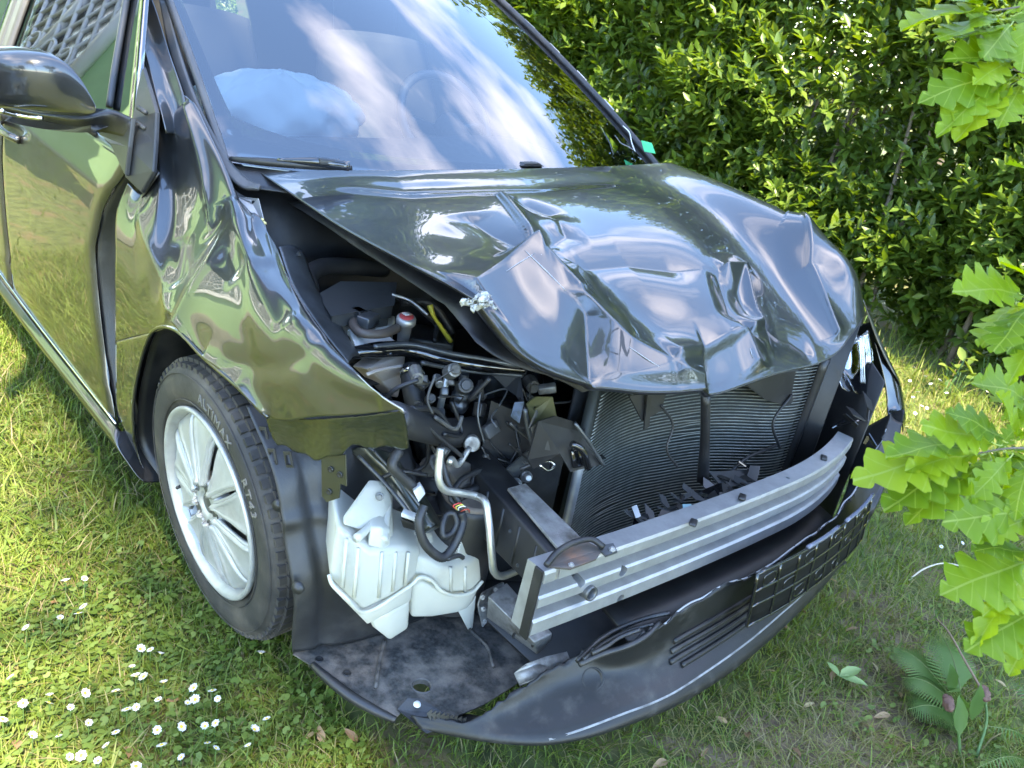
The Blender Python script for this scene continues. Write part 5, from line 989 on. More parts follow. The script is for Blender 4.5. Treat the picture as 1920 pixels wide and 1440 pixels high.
for p in ((560,470), (592,560), (628,620)): bolt('apron_bolt', Q(p[0], p[1], 'x', -.655)-np.array([0, 0, .008]), (0, 0, 1), .006, STEEL, apr, .006)
fb = empty('fuse_box', (0, 0, 0), bay)
lid = [(598,552,'z',.785),(640,528,'z',.785),(742,530,'z',.785),(737,572,'z',.785),(622,592,'z',.785)]
lump_parent, tank = tank, bay
L5 = cv(lid); V = np.concatenate([L5, L5*[1, 1, 0]+[0, 0, .755], (L5-L5.mean(0))*[.93, .93, 0]+L5.mean(0)*[1, 1, 0]+[0, 0, .753], (L5-L5.mean(0))*[.93, .93, 0]+L5.mean(0)*[1, 1, 0]+[0, 0, .62]])
F = [tuple(range(5))]+[(i+5*k, (i+1) % 5+5*k, (i+1) % 5+5*k+5, i+5*k+5) for k in range(3) for i in range(5)]
bev(mesh('fuse_box_lid', V, F, mat('box_black', (.055, .057, .057), .38, dirt=((.06, .055, .05), 8, .5, .9)), bay), .005)
tank = lump_parent
tube('intake_hose', [(582,545,'z',.78),(578,520,'z',.80),(600,502,'z',.81),(660,500,'z',.80),(720,505,'z',.78)], .020, HOSE, bay, 12, 30)
wb = [(628,600,'z',.745),(650,592,'z',.75),(664,612,'z',.75),(672,630,'z',.745),(720,622,'z',.745),(745,642,'z',.74),(700,652,'z',.738),(668,652,'z',.738),(655,622,'z',.742)]
tank2 = plate('coolant_bracket', wb, WHITEP, bay, .012, b=.002)
box8('coolant_tank', [(668,640,'z',.66),(735,640,'z',.66),(742,600,'z',.66),(680,600,'z',.66),(668,622,'z',.735),(735,615,'z',.735),(742,592,'z',.735),(680,595,'z',.735)], WHITEP, bay, .006)
tube('coolant_hose', [(664,590,'z',.765),(664,612,'z',.765),(680,625,'z',.765),(715,626,'z',.765),(745,615,'z',.765)], .010, mat('brown_hose', (.075, .06, .05), .5), bay, 8, 24)
obox('valve_block', Q(690, 600, 'z', .77), (.05, .03, .025), STEEL, bay, (0, 0, .5)); obox('valve_block', Q(672, 592, 'z', .77), (.025, .03, .03), PLAST, bay, (0, 0, .2))
capc = Q(761, 602, 'z', .775); cp = lathe('radiator_cap', [(0, .012), (.017, .012), (.019, .010), (.0215, .006), (.0215, -.004), (.015, -.006), (.013, -.05)], capc, (-.15, -.2, 1), ALU, bay, 24)
lathe('cap_label', [(0, .0135), (.015, .0135), (.0155, .0125)], capc, (-.15, -.2, 1), RED, cp, 20)
for k in range(3): tube('cap_mark', [capc+np.array([-.009, -.006+.006*k, .0165]), capc+np.array([.009, -.006+.006*k, .0165])], .0013, WHITEP, cp, 5)
tube('dipstick', [(806,572,'z',.79),(812,590,'z',.77),(826,612,'z',.74),(845,640,'z',.70)], [.007, .004, .005, .006], YELLOW, bay, 8, 16)
tube('heater_pipe', [(732,550,'z',.78),(765,562,'z',.77),(800,590,'z',.75),(818,610,'z',.72),(815,640,'z',.70)], .006, PIPE if False else HOSE, bay, 8, 24)
tube('heater_pipe', [(735,552,'z',.786),(768,563,'z',.778),(802,590,'z',.76)], .0035, PIPE, bay, 8, 20)
lathe('clip_ring', [(.012, 0), (.015, .003), (.018, 0), (.015, -.003), (.012, 0)], Q(931, 628, 'z', .80), (-.4, -.8, .3), mat('dull_brass', (.12, .10, .05), .4, .5), bay, 20)
sup = empty('radiator_support', (0, 0, 0), car)
sp = [(640,664,'z',.725),(700,657,'z',.73),(760,655,'z',.725),(830,672,'z',.715),(900,684,'z',.71),(985,694,'z',.70)]
tube('support_bar', sp, [.010, .018, .016, .018, .016, .010], GLOSSB, sup, 12, 50)
tube('support_flange', [(700,650,'z',.742),(770,646,'z',.742),(840,662,'z',.732),(910,674,'z',.724),(975,686,'z',.715)], .006, STEEL, sup, 8, 40)
tube('support_flange', [(790,680,'z',.715),(850,692,'z',.70),(930,700,'z',.69),(980,704,'z',.685)], .005, STEEL, sup, 8, 30)
plate('support_gusset', [(920,700,'z',.69),(948,728,'z',.66),(968,742,'z',.65),(985,770,'z',.63),(975,700,'z',.69)], BLACK, sup, .004, [circle3(Q(946, 731, 'z', .661)+0, .004, (0, 0, 1), 8)] if False else [])
dct = cv([(690,692,'z',.70),(722,668,'z',.70),(762,664,'z',.695),(758,700,'z',.66),(748,748,'z',.60),(716,716,'z',.65)]); plate('air_duct', dct, BEIGE, bay, .05, b=.006)
tube('duct_rib', [(688,702,'z',.706),(722,692,'z',.70),(755,686,'z',.695)], .004, BEIGE, bay, 6, 10)
tube('radiator_hose', [(772,690,'z',.69),(775,730,'z',.66),(788,785,'z',.60),(800,850,'z',.50)], .024, HOSE, bay, 14, 24)
lathe('hose_clamp', [(.0245, -.006), (.0262, -.006), (.0262, .006), (.0245, .006)], Q(773, 700, 'z', .685), Q(772,690,'z',.69)-Q(775,730,'z',.66), CHROME, bay, 24)
tube('thin_pipe', [(838,706,'z',.68),(832,735,'z',.65),(820,785,'z',.58)], .0075, PIPE, bay, 8, 12)
lathe('strut_bellows', [(.010, .05), (.010, .02), (.016, .018), (.017, .010), (.013, .006), (.020, .002), (.020, -.008), (.015, -.012), (.022, -.016), (.022, -.026), (.016, -.04)], Q(864, 740, 'z', .64), (0, 0, 1), STEEL, bay, 20)
tube('lower_hose', [(735,782,'y',-.44),(790,800,'y',-.40),(850,812,'y',-.36),(905,800,'y',-.30),(950,780,'y',-.24)], .030, HOSE, bay, 14, 30)
tube('lower_hose', [(770,766,'y',-.42),(820,772,'y',-.40),(842,800,'y',-.40)], .006, HOSE, bay, 8, 14)
lathe('silver_plug', [(0, .004), (.015, .004), (.017, .002), (.018, -.01)], Q(885, 832, 'y', -.40), (-.5, -.75, .3), ALUD, bay, 20, False)
mt = plate('engine_mount', [(835,870,'y',-.40),(870,862,'y',-.38),(930,888,'y',-.38),(960,905,'y',-.38),(945,930,'y',-.40),(900,925,'y',-.40),(860,915,'y',-.41)], mat('dusty_cast', (.085, .075, .065), .7, .2, noise=(25, .35)), bay, .03, b=.006)
tube('mount_strap', [(860,935,'y',-.42),(885,918,'y',-.42),(915,915,'y',-.42),(940,930,'y',-.42)], .010, PLAST, bay, 8, 16)
tube('vacuum_line', [(880,875,'y',-.36),(930,880,'y',-.36),(965,868,'y',-.37)], .006, HOSE, bay, 8, 12)
rng = random.Random(3)
for k in range(26):   # tangle of cables and small fittings deep in the bay
    p = np.array([rng.uniform(-.45, .35), rng.uniform(-.25, .12), rng.uniform(.45, .74)]); q = p+np.array([rng.uniform(-.18, .18), rng.uniform(-.1, .1), rng.uniform(-.12, .08)]); m_ = (p+q)/2+np.array([0, 0, rng.uniform(-.06, .06)])
    tube('cable', [p, m_, q], rng.uniform(.004, .010), rng.choice([HOSE, HOSE, BLACK, STEEL]), bay, 6, 12)
for k in range(12):
    obox('engine_fitting', (rng.uniform(-.35, .4), rng.uniform(-.2, .12), rng.uniform(.45, .68)), (rng.uniform(.04, .12), rng.uniform(.04, .1), rng.uniform(.03, .09)), rng.choice([BLACK, PLAST, STEEL]), bay, (rng.uniform(-.3, .3), rng.uniform(-.3, .3), rng.uniform(0, 3)), .006)
obox('engine_block', (.10, .02, .42), (.62, .30, .36), BLACK, bay, (0, 0, 0), .03)
for (cx, cy, cz, s) in ((-.47, .03, .62, .05), (-.40, .10, .70, .04)): obox('relay_box', (cx, cy, cz), (s*2, s*1.4, s), PLAST, bay, (0, 0, .3), .005)

GREYP = mat('dusty_grey_plastic', (.055, .055, .055), .55, 0, dirt=((.12, .11, .09), 20, .45, .8)); CAST = mat('cast_alloy', (.20, .195, .18), .5, .6, noise=(40, .35), dirt=((.06, .055, .045), 18, .45, .75))
rg = random.Random(11)
for k in range(46):
    x0, y0 = rg.uniform(760, 1075), rg.uniform(700, 945); x1, y1 = x0+rg.uniform(-90, 90), y0+rg.uniform(-20, 110); d0, d1 = rg.uniform(-.44, -.30), rg.uniform(-.46, -.34)
    if x1 > 1060 or y1 > 960: continue
    xm, ym = (x0+x1)/2+rg.uniform(-40, 40), (y0+y1)/2+rg.uniform(-30, 30)
    tube('loom_wire', [(x0, y0, 'y', d0), (xm, ym, 'y', (d0+d1)/2), (x1, y1, 'y', d1)], rg.choice([.0018, .0025, .003, .0045]), rg.choice([HOSE, HOSE, BLACK, GREYP, STEEL]), bay, 6, 16)
for k in range(44):
    x0, y0 = rg.uniform(770, 1050), rg.uniform(690, 930); c = Q(x0, y0, 'y', rg.uniform(-.40, -.26)); s3 = (rg.uniform(.010, .04), rg.uniform(.010, .03), rg.uniform(.008, .035))
    if k % 3 == 0: lathe('engine_fitting', [(0, s3[0]*.7), (s3[0]*.35, s3[0]*.7), (s3[0]*.4, s3[0]*.5), (s3[0]*.55, s3[0]*.45), (s3[0]*.6, -.02)], c, (rg.uniform(-.8, 0), -.8, rg.uniform(-.2, .8)), rg.choice([CAST, GREYP, ALUD, STEEL]), bay, 12, False)
    else: obox('engine_fitting', c, s3, rg.choice([GREYP, BLACK, CAST, PLAST, STEEL]), bay, (rg.uniform(-.6, .6), rg.uniform(-.6, .6), rg.uniform(0, 3)), .003)
for k in range(12):
    c = Q(rg.uniform(960, 1120), rg.uniform(760, 900), 'y', rg.uniform(-.50, -.44)); e1 = np.array([rg.uniform(-.035, .035), rg.uniform(-.02, .02), rg.uniform(-.035, .035)]); e2 = np.cross(e1, [rg.uniform(-1, 1), 1, rg.uniform(-1, 1)])*rg.uniform(.2, .6)
    plate('plastic_splinter', [c-e1-e2, c+e1-e2*.5, c+e1*.6+e2, c-e1*.7+e2*.8], rg.choice([PLAST, GLOSSB, GREYP]), bay, .003)
# ------------------------------------------------------------------ far corner: wing, lamp, bumper end
lw = net([[(1618,560,'x',.74),(1640,628,'x',.80),(1668,690,'x',.86)], [(1632,600,'x',.80),(1662,664,'x',.86),(1688,722,'x',.90)], [(.86,-.25,.72),(.89,-.20,.62),(.91,-.18,.55)]], 16, 20)
solid('far_wing', lw, PAINT, car, .002)
solid('far_inner_panel', np.array([[[.85-.75*max(0, -y-.50), y, z-.25*max(0, -y-.45)*(z > .6)] for y in np.linspace(-.66, .20, 9)] for z in (.18, .45, .74)]), BLACK, car, .004)
hl = empty('headlamp', (0, 0, 0), car)
hlg = net([[(1570,650,'x',.68),(1598,640,'x',.72),(1628,618,'x',.78)], [(1572,685,'x',.68),(1600,690,'x',.72),(1636,680,'x',.79)], [(1590,712,'x',.69),(1606,728,'x',.72),(1632,722,'x',.79)], [(1600,735,'x',.70),(1612,742,'x',.72),(1626,738,'x',.77)]], 16, 16)
solid('lamp_lens', hlg, LENS, hl, .003); solid('lamp_reflector', hlg+np.array([.0, .035, -.005]), mat('lamp_silver', (.35, .35, .38), .2, .9), hl, .003)
for p in ([(1572,655),(1576,690),(1594,714),(1606,736),(1628,736)], [(1600,645),(1601,690),(1612,695),(1613,650)], [(1618,632),(1620,690),(1622,720)]): tube('lamp_trim', [(x, y, 'x', .70+.0012*(x-1570)) for x, y in p], .003, CHROME, hl, 6, 20)
bc = net([[(1640,640,'x',.83),(1655,700,'x',.85),(1662,738,'x',.86),(1664,772,'x',.86),(1668,785,'x',.85)], [(1660,660,'x',.87),(1680,708,'x',.89),(1688,745,'x',.90),(1690,775,'x',.89),(1690,795,'x',.87)], [(1664,668,'x',.92),(1686,712,'x',.94),(1695,752,'x',.95),(1698,785,'x',.93),(1694,810,'x',.90)]], 18, 24)
solid('bumper_corner', bc, GLOSSB, car, .003)
for k in range(8):
    c = Q(1590+rng.uniform(-40, 50), 790+rng.uniform(-40, 50), 'x', .66); e1 = np.array([rng.uniform(-.03, .03), rng.uniform(-.03, .03), rng.uniform(-.03, .03)]); e2 = np.cross(e1, [rng.random(), rng.random(), 1])*.5
    plate('lamp_splinter', [c-e1-e2, c+e1-e2, c+e1*.6+e2, c-e1+e2*.6], rng.choice([BLACK, PLAST, GLOSSB]), car, .003)
# ------------------------------------------------------------------ small plants
# daisies: stem, ring of petals, yellow eye
PETAL = mat('daisy_petal', (.58, .58, .57), .6, sss=.1); EYE = mat('daisy_eye', (.62, .44, .03), .7); STEMM = mat('daisy_stem', (.07, .13, .03), .6)
def petal_mesh(n, cup):
    V, F = [], []
    for k in range(n):
        a = 2*math.pi*k/n+.05*((k*7) % 5-2); s = len(V); L_ = .0100*(1+.10*((k*5) % 3-1)); w = .0017
        c, si = math.cos(a), math.sin(a)
        for r, ww, z in ((.0030, w*.5, 0), (.0065, w, .0008+cup*.5), (L_, w*.9, cup*1.0), (L_+.0012, w*.3, cup*1.1)):
            for q in (-1, 1): V.append((c*r-si*ww*q, si*r+c*ww*q, z))
        F += [(s, s+1, s+3, s+2), (s+2, s+3, s+5, s+4), (s+4, s+5, s+7, s+6)]
    me = bpy.data.meshes.new('petals'); me.from_pydata(V, [], F); me.materials.append(PETAL); return me
pm = [petal_mesh(22, .0008), petal_mesh(20, .0045), petal_mesh(24, .0022)]
bm = bmesh.new(); bmesh.ops.create_uvsphere(bm, u_segments=10, v_segments=6, radius=.0040, matrix=Matrix.Diagonal((1, 1, .55, 1))); em = bpy.data.meshes.new('eye'); bm.to_mesh(em); bm.free(); em.materials.append(EYE)
bm = bmesh.new(); bmesh.ops.create_cone(bm, segments=5, radius1=.0011, radius2=.0008, depth=1.0, matrix=Matrix.Translation((0, 0, -.5))); sm = bpy.data.meshes.new('stem'); bm.to_mesh(sm); bm.free(); sm.materials.append(STEMM)
dp_left = [(123,1090),(158,1086),(113,1159),(147,1150),(49,1177),(156,1137),(263,1217),(282,1218),(301,1226),(248,1251),(255,1268),(269,1269),(217,1296),(93,1304),(92,1318),(43,1319),(132,1327),(307,1280),(297,1312),(363,1290),(366,1312),(398,1295),(352,1318),(408,1310),(238,1330),(256,1326),(5,1349),(166,1356),(217,1373),(340,1363),(295,1369),(384,1362),(404,1356),(477,1368),(500,1348),(199,1398),(303,1397),(389,1393),(405,1403),(465,1398),(152,1417),(184,1427),(130,1420),(255,1437),(60,1380),(52,1478),(475,1130),(489,1225),(160,1300),(20,1270),(110,1380),(340,1420)]
dp_right = [(1700,905),(1745,720),(1712,745),(1728,762),(1738,765),(1716,775),(1700,800),(1775,738),(1722,735),(1735,705),(1840,718),(1850,735),(1758,890),(1780,945),(1790,930),(1750,945),(1785,915),(1800,880),(1805,1018),(1765,1025),(1825,855),(1858,850),(1890,1000),(1700,845),(1715,690),(1706,714),(1762,712),(1830,1030),(1870,1032)]
def daisy(px, py, label, group, kind):
    zf = random.uniform(.035, .060) if px < 900 else random.uniform(.075, .115); p = Q(px, py, 'z', zf); gz = float(hg(p[0], p[1]))
    if p[0] > -.78 and p[0] < .8 and p[1] > -.7: return
    o = empty('daisy', (p[0], p[1], gz)); tag(o, label, 'daisy', group); h = p[2]-gz; tilt = Matrix.Rotation(random.uniform(-.6, .6), 4, 'X') @ Matrix.Rotation(random.uniform(-.6, .6), 4, 'Y') @ Matrix.Rotation(random.random()*6, 4, 'Z'); s = random.uniform(.55, .90)
    for nm, me_, M in (('stem', sm, Matrix.Translation((0, 0, h)) @ Matrix.Diagonal((1, 1, h+.01, 1))), ('petals', random.choice(pm), Matrix.Translation((0, 0, h)) @ tilt @ Matrix.Scale(s, 4)), ('eye', em, Matrix.Translation((0, 0, h+.001)) @ tilt @ Matrix.Scale(s, 4))):
        c = bpy.data.objects.new(nm, me_); COL.objects.link(c); c.parent = o; c.matrix_local = M
for p in dp_left: daisy(*p, 'small white daisy in the clover beside the front wheel', 'daisies beside the front wheel', 0)
for p in dp_right: daisy(*p, 'small white daisy in the grass between the bumper and the hedge', 'daisies by the hedge', 0)

# fallen leaves and bits in the worn grass
def curled(n=7):
    V, F = [], []
    for i in range(n):
        t = i/(n-1); w = .42*math.sin(math.pi*min(1, t*.93+.05))**.8
        for q in (-1, 0, 1): V.append((q*w*.5*(1+.15*math.sin(7*t)), t-.5, .12*q*q+.10*math.sin(t*4)))
    for i in range(n-1):
        for q in range(2): F.append((i*3+q, i*3+q+1, i*3+q+4, i*3+q+3))
    me = bpy.data.meshes.new('dry_leaf'); me.from_pydata(V, [], F); me.materials.append(DRY); me.polygons.foreach_set('use_smooth', [True]*len(F)); return me
cmx = curled(); rng = random.Random(5)
spots = [(1535,1065),(1560,1085),(1500,1135),(1480,1165),(1540,1180),(1600,1175),(1410,1360),(1610,1365),(1525,1305),(1645,1240),(1660,1330),(1720,1395),(1835,1170),(1880,1280),(1450,1240),(1570,1250),(1360,1330),(1330,1390),(1690,1290),(590,1360),(605,1358),(380,1168),(100,1105),(325,1295),(660,1358),(1245,1410),(1500,1395),(1620,1425),(30,1385),(240,1400)]
for px, py in spots:
    p = Q(px, py, 'z', .03); s = rng.uniform(.022, .045); o = bpy.data.objects.new('fallen_leaf', cmx); COL.objects.link(o)
    o.location = (p[0], p[1], float(hg(p[0], p[1]))+.022); o.rotation_euler = (rng.uniform(-.5, .5), rng.uniform(-.5, .5), rng.random()*6.28); o.scale = (s, s, s*.8)
    if px > 900: tag(o, 'small curled brown dry leaf on the worn grass in front of the bumper', 'leaf', 'dry leaves in front of the bumper')
    else: tag(o, 'small curled brown dry leaf among the daisies or under the bumper corner', 'leaf', 'dry leaves near the wheel')
# two broad green leaves lying on the worn patch
def big_leaf(P, D_, N_, s, m_): 
    V = leaves(np.array([P]), np.array([D_]), np.array([N_]), np.array([s]))[0]; return V
pl = Q(1575, 1265, 'z', .03)
o = empty('broad_leaf_weed', (pl[0], pl[1], .0)); tag(o, 'flat pair of pale green broad leaves lying on the worn grass', 'weed')
PALE = mat('pale_leaf', (.17, .25, .08), .5)
for d, s in (((.9, -.25, .15), .075), ((.45, -.85, .1), .07), ((.3, .9, .1), .05)):
    V = big_leaf((0, 0, .025), np.array(d, float), np.array([0, 0, 1.]), s, PALE)*[1, 1, 1]; mesh('leaf', V, LT, PALE, o)
tw = tube('bent_twig', [(1704,1088,'z',.03),(1730,1068,'z',.05),(1770,1056,'z',.06),(1805,1062,'z',.05),(1825,1068,'z',.03)], [.0030, .0024, .002], mat('pale_twig', (.45, .40, .30), .7), None, 6, 24); tag(tw, 'thin pale curved twig lying on the sunny grass', 'twig')
ws_ = tube('weed_stalk', [(1640,665,'z',.12),(1690,640,'z',.22),(1745,618,'z',.32)], [.004, .003, .002], mat('pale_stalk', (.28, .33, .12), .6), None, 6, 14) if False else None

# fern fronds at the right
def frond(parent, A, n=18, wmax=.075, m_=FERNM):
    C = cat_rom(cv(A), 40)
    f = tube('frond', C, [.0022, .0008], mat('fern_stalk', (.09, .12, .03), .6) if 'fern_stalk' not in bpy.data.materials else bpy.data.materials['fern_stalk'], parent, 5, 40)
    T = np.gradient(C, axis=0); T /= np.linalg.norm(T, axis=1)[:, None]; V, F = [], []
    for k in range(3, 39):
        t = k/39; w = wmax*math.sin(math.pi*(.12+.88*t))**.8*(1 if k % 1 == 0 else 0)
        side = np.cross(T[k], [0, 0, 1.]); side /= np.linalg.norm(side)
        for s in (-1, 1):
            d = side*s*.9+T[k]*.45+np.array([0, 0, -.12]); d /= np.linalg.norm(d); b = len(V); nn = 5; ww = w*.075
            for j in range(nn+1):
                u = j/nn; q = C[k]+d*w*u+np.array([0, 0, -.10*w*u*u]); wd = T[k]*ww*(1-u*.85)
                V += [q-wd, q+wd]
            F += [(b+2*j, b+2*j+1, b+2*j+3, b+2*j+2) for j in range(nn)]
    lf = mesh('leaflet', V, F, m_, f); return f
fern = empty('fern', tuple(Q(1790, 1330, 'z', 0))); fo_ = np.array(fern.location); tag(fern, 'feathery green fern growing out of the grass at the edge of the worn patch', 'fern')
base = Q(1800, 1340, 'z', .0)
for A in ([(1800,1340,'z',0.0),(1770,1290,'z',.06),(1720,1235,'z',.09),(1660,1205,'z',.07)], [(1800,1340,'z',0),(1775,1305,'z',.06),(1730,1275,'z',.08),(1690,1270,'z',.06)], [(1800,1340,'z',0),(1770,1330,'z',.05),(1735,1322,'z',.07),(1700,1330,'z',.05)], [(1800,1340,'z',0),(1800,1290,'z',.09),(1785,1230,'z',.13),(1760,1180,'z',.12)]):
    f = frond(None, A); f.parent = fern; f.matrix_parent_inverse = Matrix.Translation(-fern.location)
fern2 = empty('fern', tuple(Q(1960, 1480, 'z', 0))); tag(fern2, 'darker fern with broad fronds below the oak branch', 'fern')
for A in ([(1990,1470,'z',0.0),(1940,1400,'z',.14),(1900,1370,'z',.20),(1845,1360,'z',.20)], [(1990,1470,'z',0),(1930,1430,'z',.12),(1880,1420,'z',.17),(1830,1440,'z',.15)], [(1990,1470,'z',0),(1950,1370,'z',.18),(1925,1300,'z',.26),(1890,1270,'z',.26)]):
    f = frond(None, A, 18, .06); f.parent = fern2; f.matrix_parent_inverse = Matrix.Translation(-fern2.location)
# withered stems with brown buds
wp_ = empty('withered_plant', tuple(Q(1790, 1400, 'z', 0))); tag(wp_, 'withered plant with two brown shrivelled seed heads and long green leaves', 'plant')
def under(o, par): o.parent = par; o.matrix_parent_inverse = Matrix.Translation(-par.location); return o
BUD = mat('brown_bud', (.13, .07, .05), .8, noise=(60, .4), bump=(120, .6)); GST = mat('green_stalk', (.07, .14, .04), .5); BST = mat('brown_stalk', (.19, .13, .08), .7)
for c, A in (((1778,1318), [(1800,1420,'z',.0),(1795,1360,'z',.08),(1778,1318,'z',.14)]), ((1845,1300), [(1830,1420,'z',0),(1850,1350,'z',.08),(1845,1300,'z',.14)])):
    under(tube('stalk', A, [.004, .003], GST, None, 6, 14), wp_); q = Q(c[0], c[1], 'z', .145); bm = bmesh.new(); bmesh.ops.create_icosphere(bm, subdivisions=3, radius=.016, matrix=Matrix.Translation(Vector(q)) @ Matrix.Rotation(.6, 4, 'Z') @ Matrix.Diagonal((1.7, .8, .8, 1)))
    for v in bm.verts: v.co += Vector(RNG.normal(0, .0013, 3))
    me = bpy.data.meshes.new('seed_head'); bm.to_mesh(me); bm.free(); under(link('seed_head', me, BUD), wp_)
under(tube('dead_stem', [(1850,1310,'z',.14),(1810,1240,'z',.16),(1775,1180,'z',.17),(1755,1160,'z',.16)], [.0035, .002], BST, None, 6, 16), wp_)
for A, s in (((1800,1380), .10), ((1822,1350), .10), ((1785,1300), .09), ((1772,1250), .07)):
    q = Q(*A, 'z', .08); V = leaves(np.array([q]), np.array([[random.uniform(-.4, .3), random.uniform(-.3, .5), .9]]), np.array([[-.6, -.6, .4]]), np.array([s]))[0]; under(mesh('leaf', (V-q)*[.8, .8, 1]+q, LT, FERNM), wp_)
# weeds at the hedge foot
for k in range(26):
    y = random.uniform(-1.7, 1.5); x = HX-.12+random.uniform(-.35, .15); o = empty('hedge_weed', (x, y, float(hg(x, y)))); tag(o, 'low leafy weed growing at the foot of the hedge', 'weed', 'weeds along the hedge foot')
    m = random.randint(5, 9); a = RNG.uniform(0, 6.28, m); h = RNG.uniform(.05, .24, m); D_ = np.c_[np.cos(a), np.sin(a), RNG.uniform(.1, .8, m)]
    P_ = np.c_[RNG.normal(0, .03, m), RNG.normal(0, .03, m), h]; V = leaves(P_, D_, np.tile([0, 0, 1.], (m, 1))+RNG.normal(0, .2, (m, 3)), RNG.uniform(.06, .12, m)); sheet('leaves', V.reshape(-1, 3)*[1, 1, 1], ((np.arange(m)*11)[:, None, None]+LT[None]).reshape(-1, 3), np.repeat(RNG.random(m), 11), CLOVER, o)
    for j in range(m): tube('stem', [(0, 0, -.01), (P_[j, 0]*.6, P_[j, 1]*.6, h[j]*.6), tuple(P_[j])], .002, GST, o, 5, 6)

# ------------------------------------------------------------------ young oak reaching in from the right
def oak_leaf_mesh(seed):
    r = random.Random(seed); out = []; n = 5
    for i in range(61):
        t = i/60; base = .33*math.sin(math.pi*min(1, (t**1.25)*.97+.02))**.75+.012; lobe = abs(math.cos(math.pi*(t*n+.1)))**.75; out.append((base*(.46+.54*lobe+.04*math.cos(2*math.pi*t*13)), t+.06*lobe*(1-t)))
    V, F = [], []; r0, r1, r2 = r.uniform(-1, 1), r.uniform(-.4, 1), r.random()
    for i, (w, t) in enumerate(out):
        yb = i/60
        for q in (-1, -.5, 0, .5, 1): V.append((q*w*(1+.12*r0*q), (yb if q == 0 else yb+(t-yb)*abs(q)), (.10+.10*r0)*abs(q)*w*1.4-(.12+.14*r1)*yb*yb+(.014+.012*r2)*math.sin(9*t+3*q+5*r1)))
    for i in range(60):
        for q in range(4): F.append((i*5+q, i*5+q+1, i*5+q+6, i*5+q+5))
    me = bpy.data.meshes.new('oak_leaf'); me.from_pydata(V, [], F); me.materials.append(OAK); me.polygons.foreach_set('use_smooth', [True]*len(F)); return me
oms = [oak_leaf_mesh(k) for k in range(6)]; vm = bpy.data.meshes.new('vein')
oakb = D(2120, 1500, 1.45); oak = empty('oak_sapling', (oakb[0], oakb[1], 0)); tag(oak, 'young oak with bright yellow-green lobed leaves reaching in beside the bumper', 'oak')
oroot = Vector((oakb[0], oakb[1], 0))
def orel(o): o.parent = oak; o.matrix_parent_inverse = Matrix.Translation(-oroot); return o
t0 = oakb.copy(); t0[2] = -.03; t1 = D(2080, 900, 1.4); t2 = D(2060, 300, 1.45); t3 = D(2040, -200, 1.5)
orel(tube('trunk', [t0, (t0+t1)/2+[.02, .01, 0], t1, t2, t3], [.014, .011, .009, .007, .004], TWIG, None, 8, 40))
VEIN = mat('leaf_vein', (.30, .36, .08), .5)
def oak_leaf(b, tip, dep0, dep1, roll=0.0, w=1.0):
    """leaf from base pixel to tip pixel at the given distances"""
    A, B = D(*b, dep0), D(*tip, dep1); A0 = A; A = A+(B-A)*.10; d = B-A; L_ = np.linalg.norm(d); d /= L_; vw = CAM-(A+B)/2; vw /= np.linalg.norm(vw)
    nn = vw*.55+np.array([0, 0, 1.0]); x = np.cross(d, nn); x /= np.linalg.norm(x); n_ = np.cross(x, d); c, s_ = math.cos(roll), math.sin(roll); x, n_ = c*x+s_*n_, c*n_-s_*x; s = L_
    o = bpy.data.objects.new('leaf', random.choice(oms)); COL.objects.link(o); orel(o)
    o.matrix_basis = Matrix(((x[0]*s*w*.86, d[0]*s, n_[0]*s, A[0]), (x[1]*s*w*.86, d[1]*s, n_[1]*s, A[1]), (x[2]*s*w*.86, d[2]*s, n_[2]*s, A[2]), (0, 0, 0, 1)))
    orel(tube('petiole', [A0, (A0+A)/2-[0, 0, .002], A+d*.01], .0011, VEIN, None, 5, 5)); return A
def sprig(c, n_, rad, dep, seed):
    r = random.Random(seed)
    for k in range(n_):
        a = r.uniform(0, 6.28); L_ = r.uniform(.5, 1.0)*rad; b = (c[0]+r.uniform(-18, 18), c[1]+r.uniform(-14, 14)); oak_leaf(b, (b[0]+math.cos(a)*L_, b[1]+math.sin(a)*L_*.7), dep+r.uniform(-.03, .05), dep+r.uniform(-.06, .05), r.uniform(-.7, .7), r.uniform(.8, 1.1))
def branch(P, r=.0035): orel(tube('branch', [D(*p) for p in P], [r, r*.6, r*.35], TWIG, None, 6, 20))
branch([(2075,880,1.4), (1980,850,1.33), (1900,840,1.28), (1830,850,1.25)])
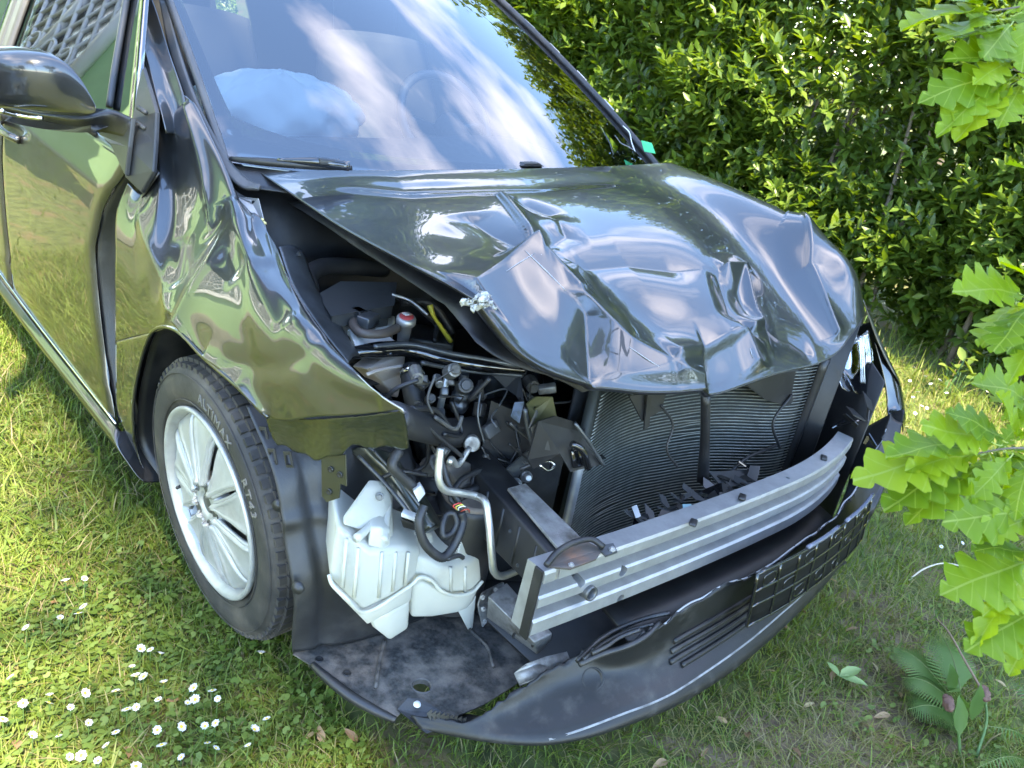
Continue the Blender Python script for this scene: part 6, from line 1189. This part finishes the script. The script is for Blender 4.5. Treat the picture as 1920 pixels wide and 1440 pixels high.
for b, t, w in (((1840,850),(1622,862),1.0), ((1850,840),(1680,820),.9), ((1835,862),(1668,925),1.05), ((1860,862),(1700,955),.8), ((1880,835),(1740,790),.95), ((1890,830),(1800,762),.9), ((1900,850),(1830,930),.8), ((1905,832),(1900,735),1.0), ((1930,840),(1985,760),1.0), ((1850,850),(1720,860),.9), ((1930,860),(1900,960),.9), ((1895,825),(1960,800),.9)): oak_leaf(b, t, 1.26, 1.20, random.uniform(-.5, .5), w)
branch([(2078,1050,1.38), (2000,1040,1.3), (1920,1050,1.22)])
for b, t, w in (((1935,1050),(1783,1098),1.15), ((1940,1040),(1838,1010),.9), ((1945,1060),(1860,1140),.9), ((1950,1045),(1960,960),1.0), ((1930,1062),(1830,1200),.5), ((1950,1140),(1825,1205),1.1), ((1955,1150),(1900,1250),1.0), ((1945,960),(1800,965),1.0), ((1950,965),(1850,1000),.8), ((1960,1130),(1890,1120),.8)): oak_leaf(b, t, 1.24, 1.18, random.uniform(-.5, .5), w)
branch([(2070,560,1.42), (1990,540,1.30), (1920,560,1.2)])
for b, t, w in (((1930,555),(1815,525),1.15), ((1935,570),(1862,650),1.0), ((1950,560),(1900,470),1.0), ((1955,580),(1905,640),.9), ((1960,600),(1900,700),.7)): oak_leaf(b, t, 1.22, 1.16, random.uniform(-.4, .4), w)
branch([(2062,200,1.45), (1990,160,1.36), (1900,130,1.3)])
branch([(2055,60,1.45), (1980,10,1.36), (1860,20,1.3)])
for b, t, w in (((1900,130),(1745,170),.8), ((1905,140),(1770,220),.7), ((1910,150),(1800,232),.8), ((1915,120),(1800,80),.9), ((1920,150),(1880,220),.9), ((1900,110),(1840,140),.9), ((1870,20),(1700,10),.9), ((1880,25),(1760,60),1.0), ((1890,10),(1840,-40),1.0), ((1900,40),(1850,100),1.0), ((1930,30),(1920,110),1.0), ((1860,15),(1740,-30),.9), ((1930,100),(1960,180),1.0), ((1890,60),(1800,50),.9)): oak_leaf(b, t, 1.34, 1.28, random.uniform(-.6, .6), w)
sprig((1870,850), 9, 120, 1.30, 1); sprig((1915,900), 7, 110, 1.34, 2); sprig((1910,560), 6, 100, 1.24, 3); sprig((1915,150), 8, 110, 1.36, 4); sprig((1880,40), 7, 110, 1.36, 5); sprig((1930,1060), 6, 100, 1.26, 6); sprig((1935,760), 6, 110, 1.34, 7); sprig((1940,330), 4, 90, 1.36, 8)
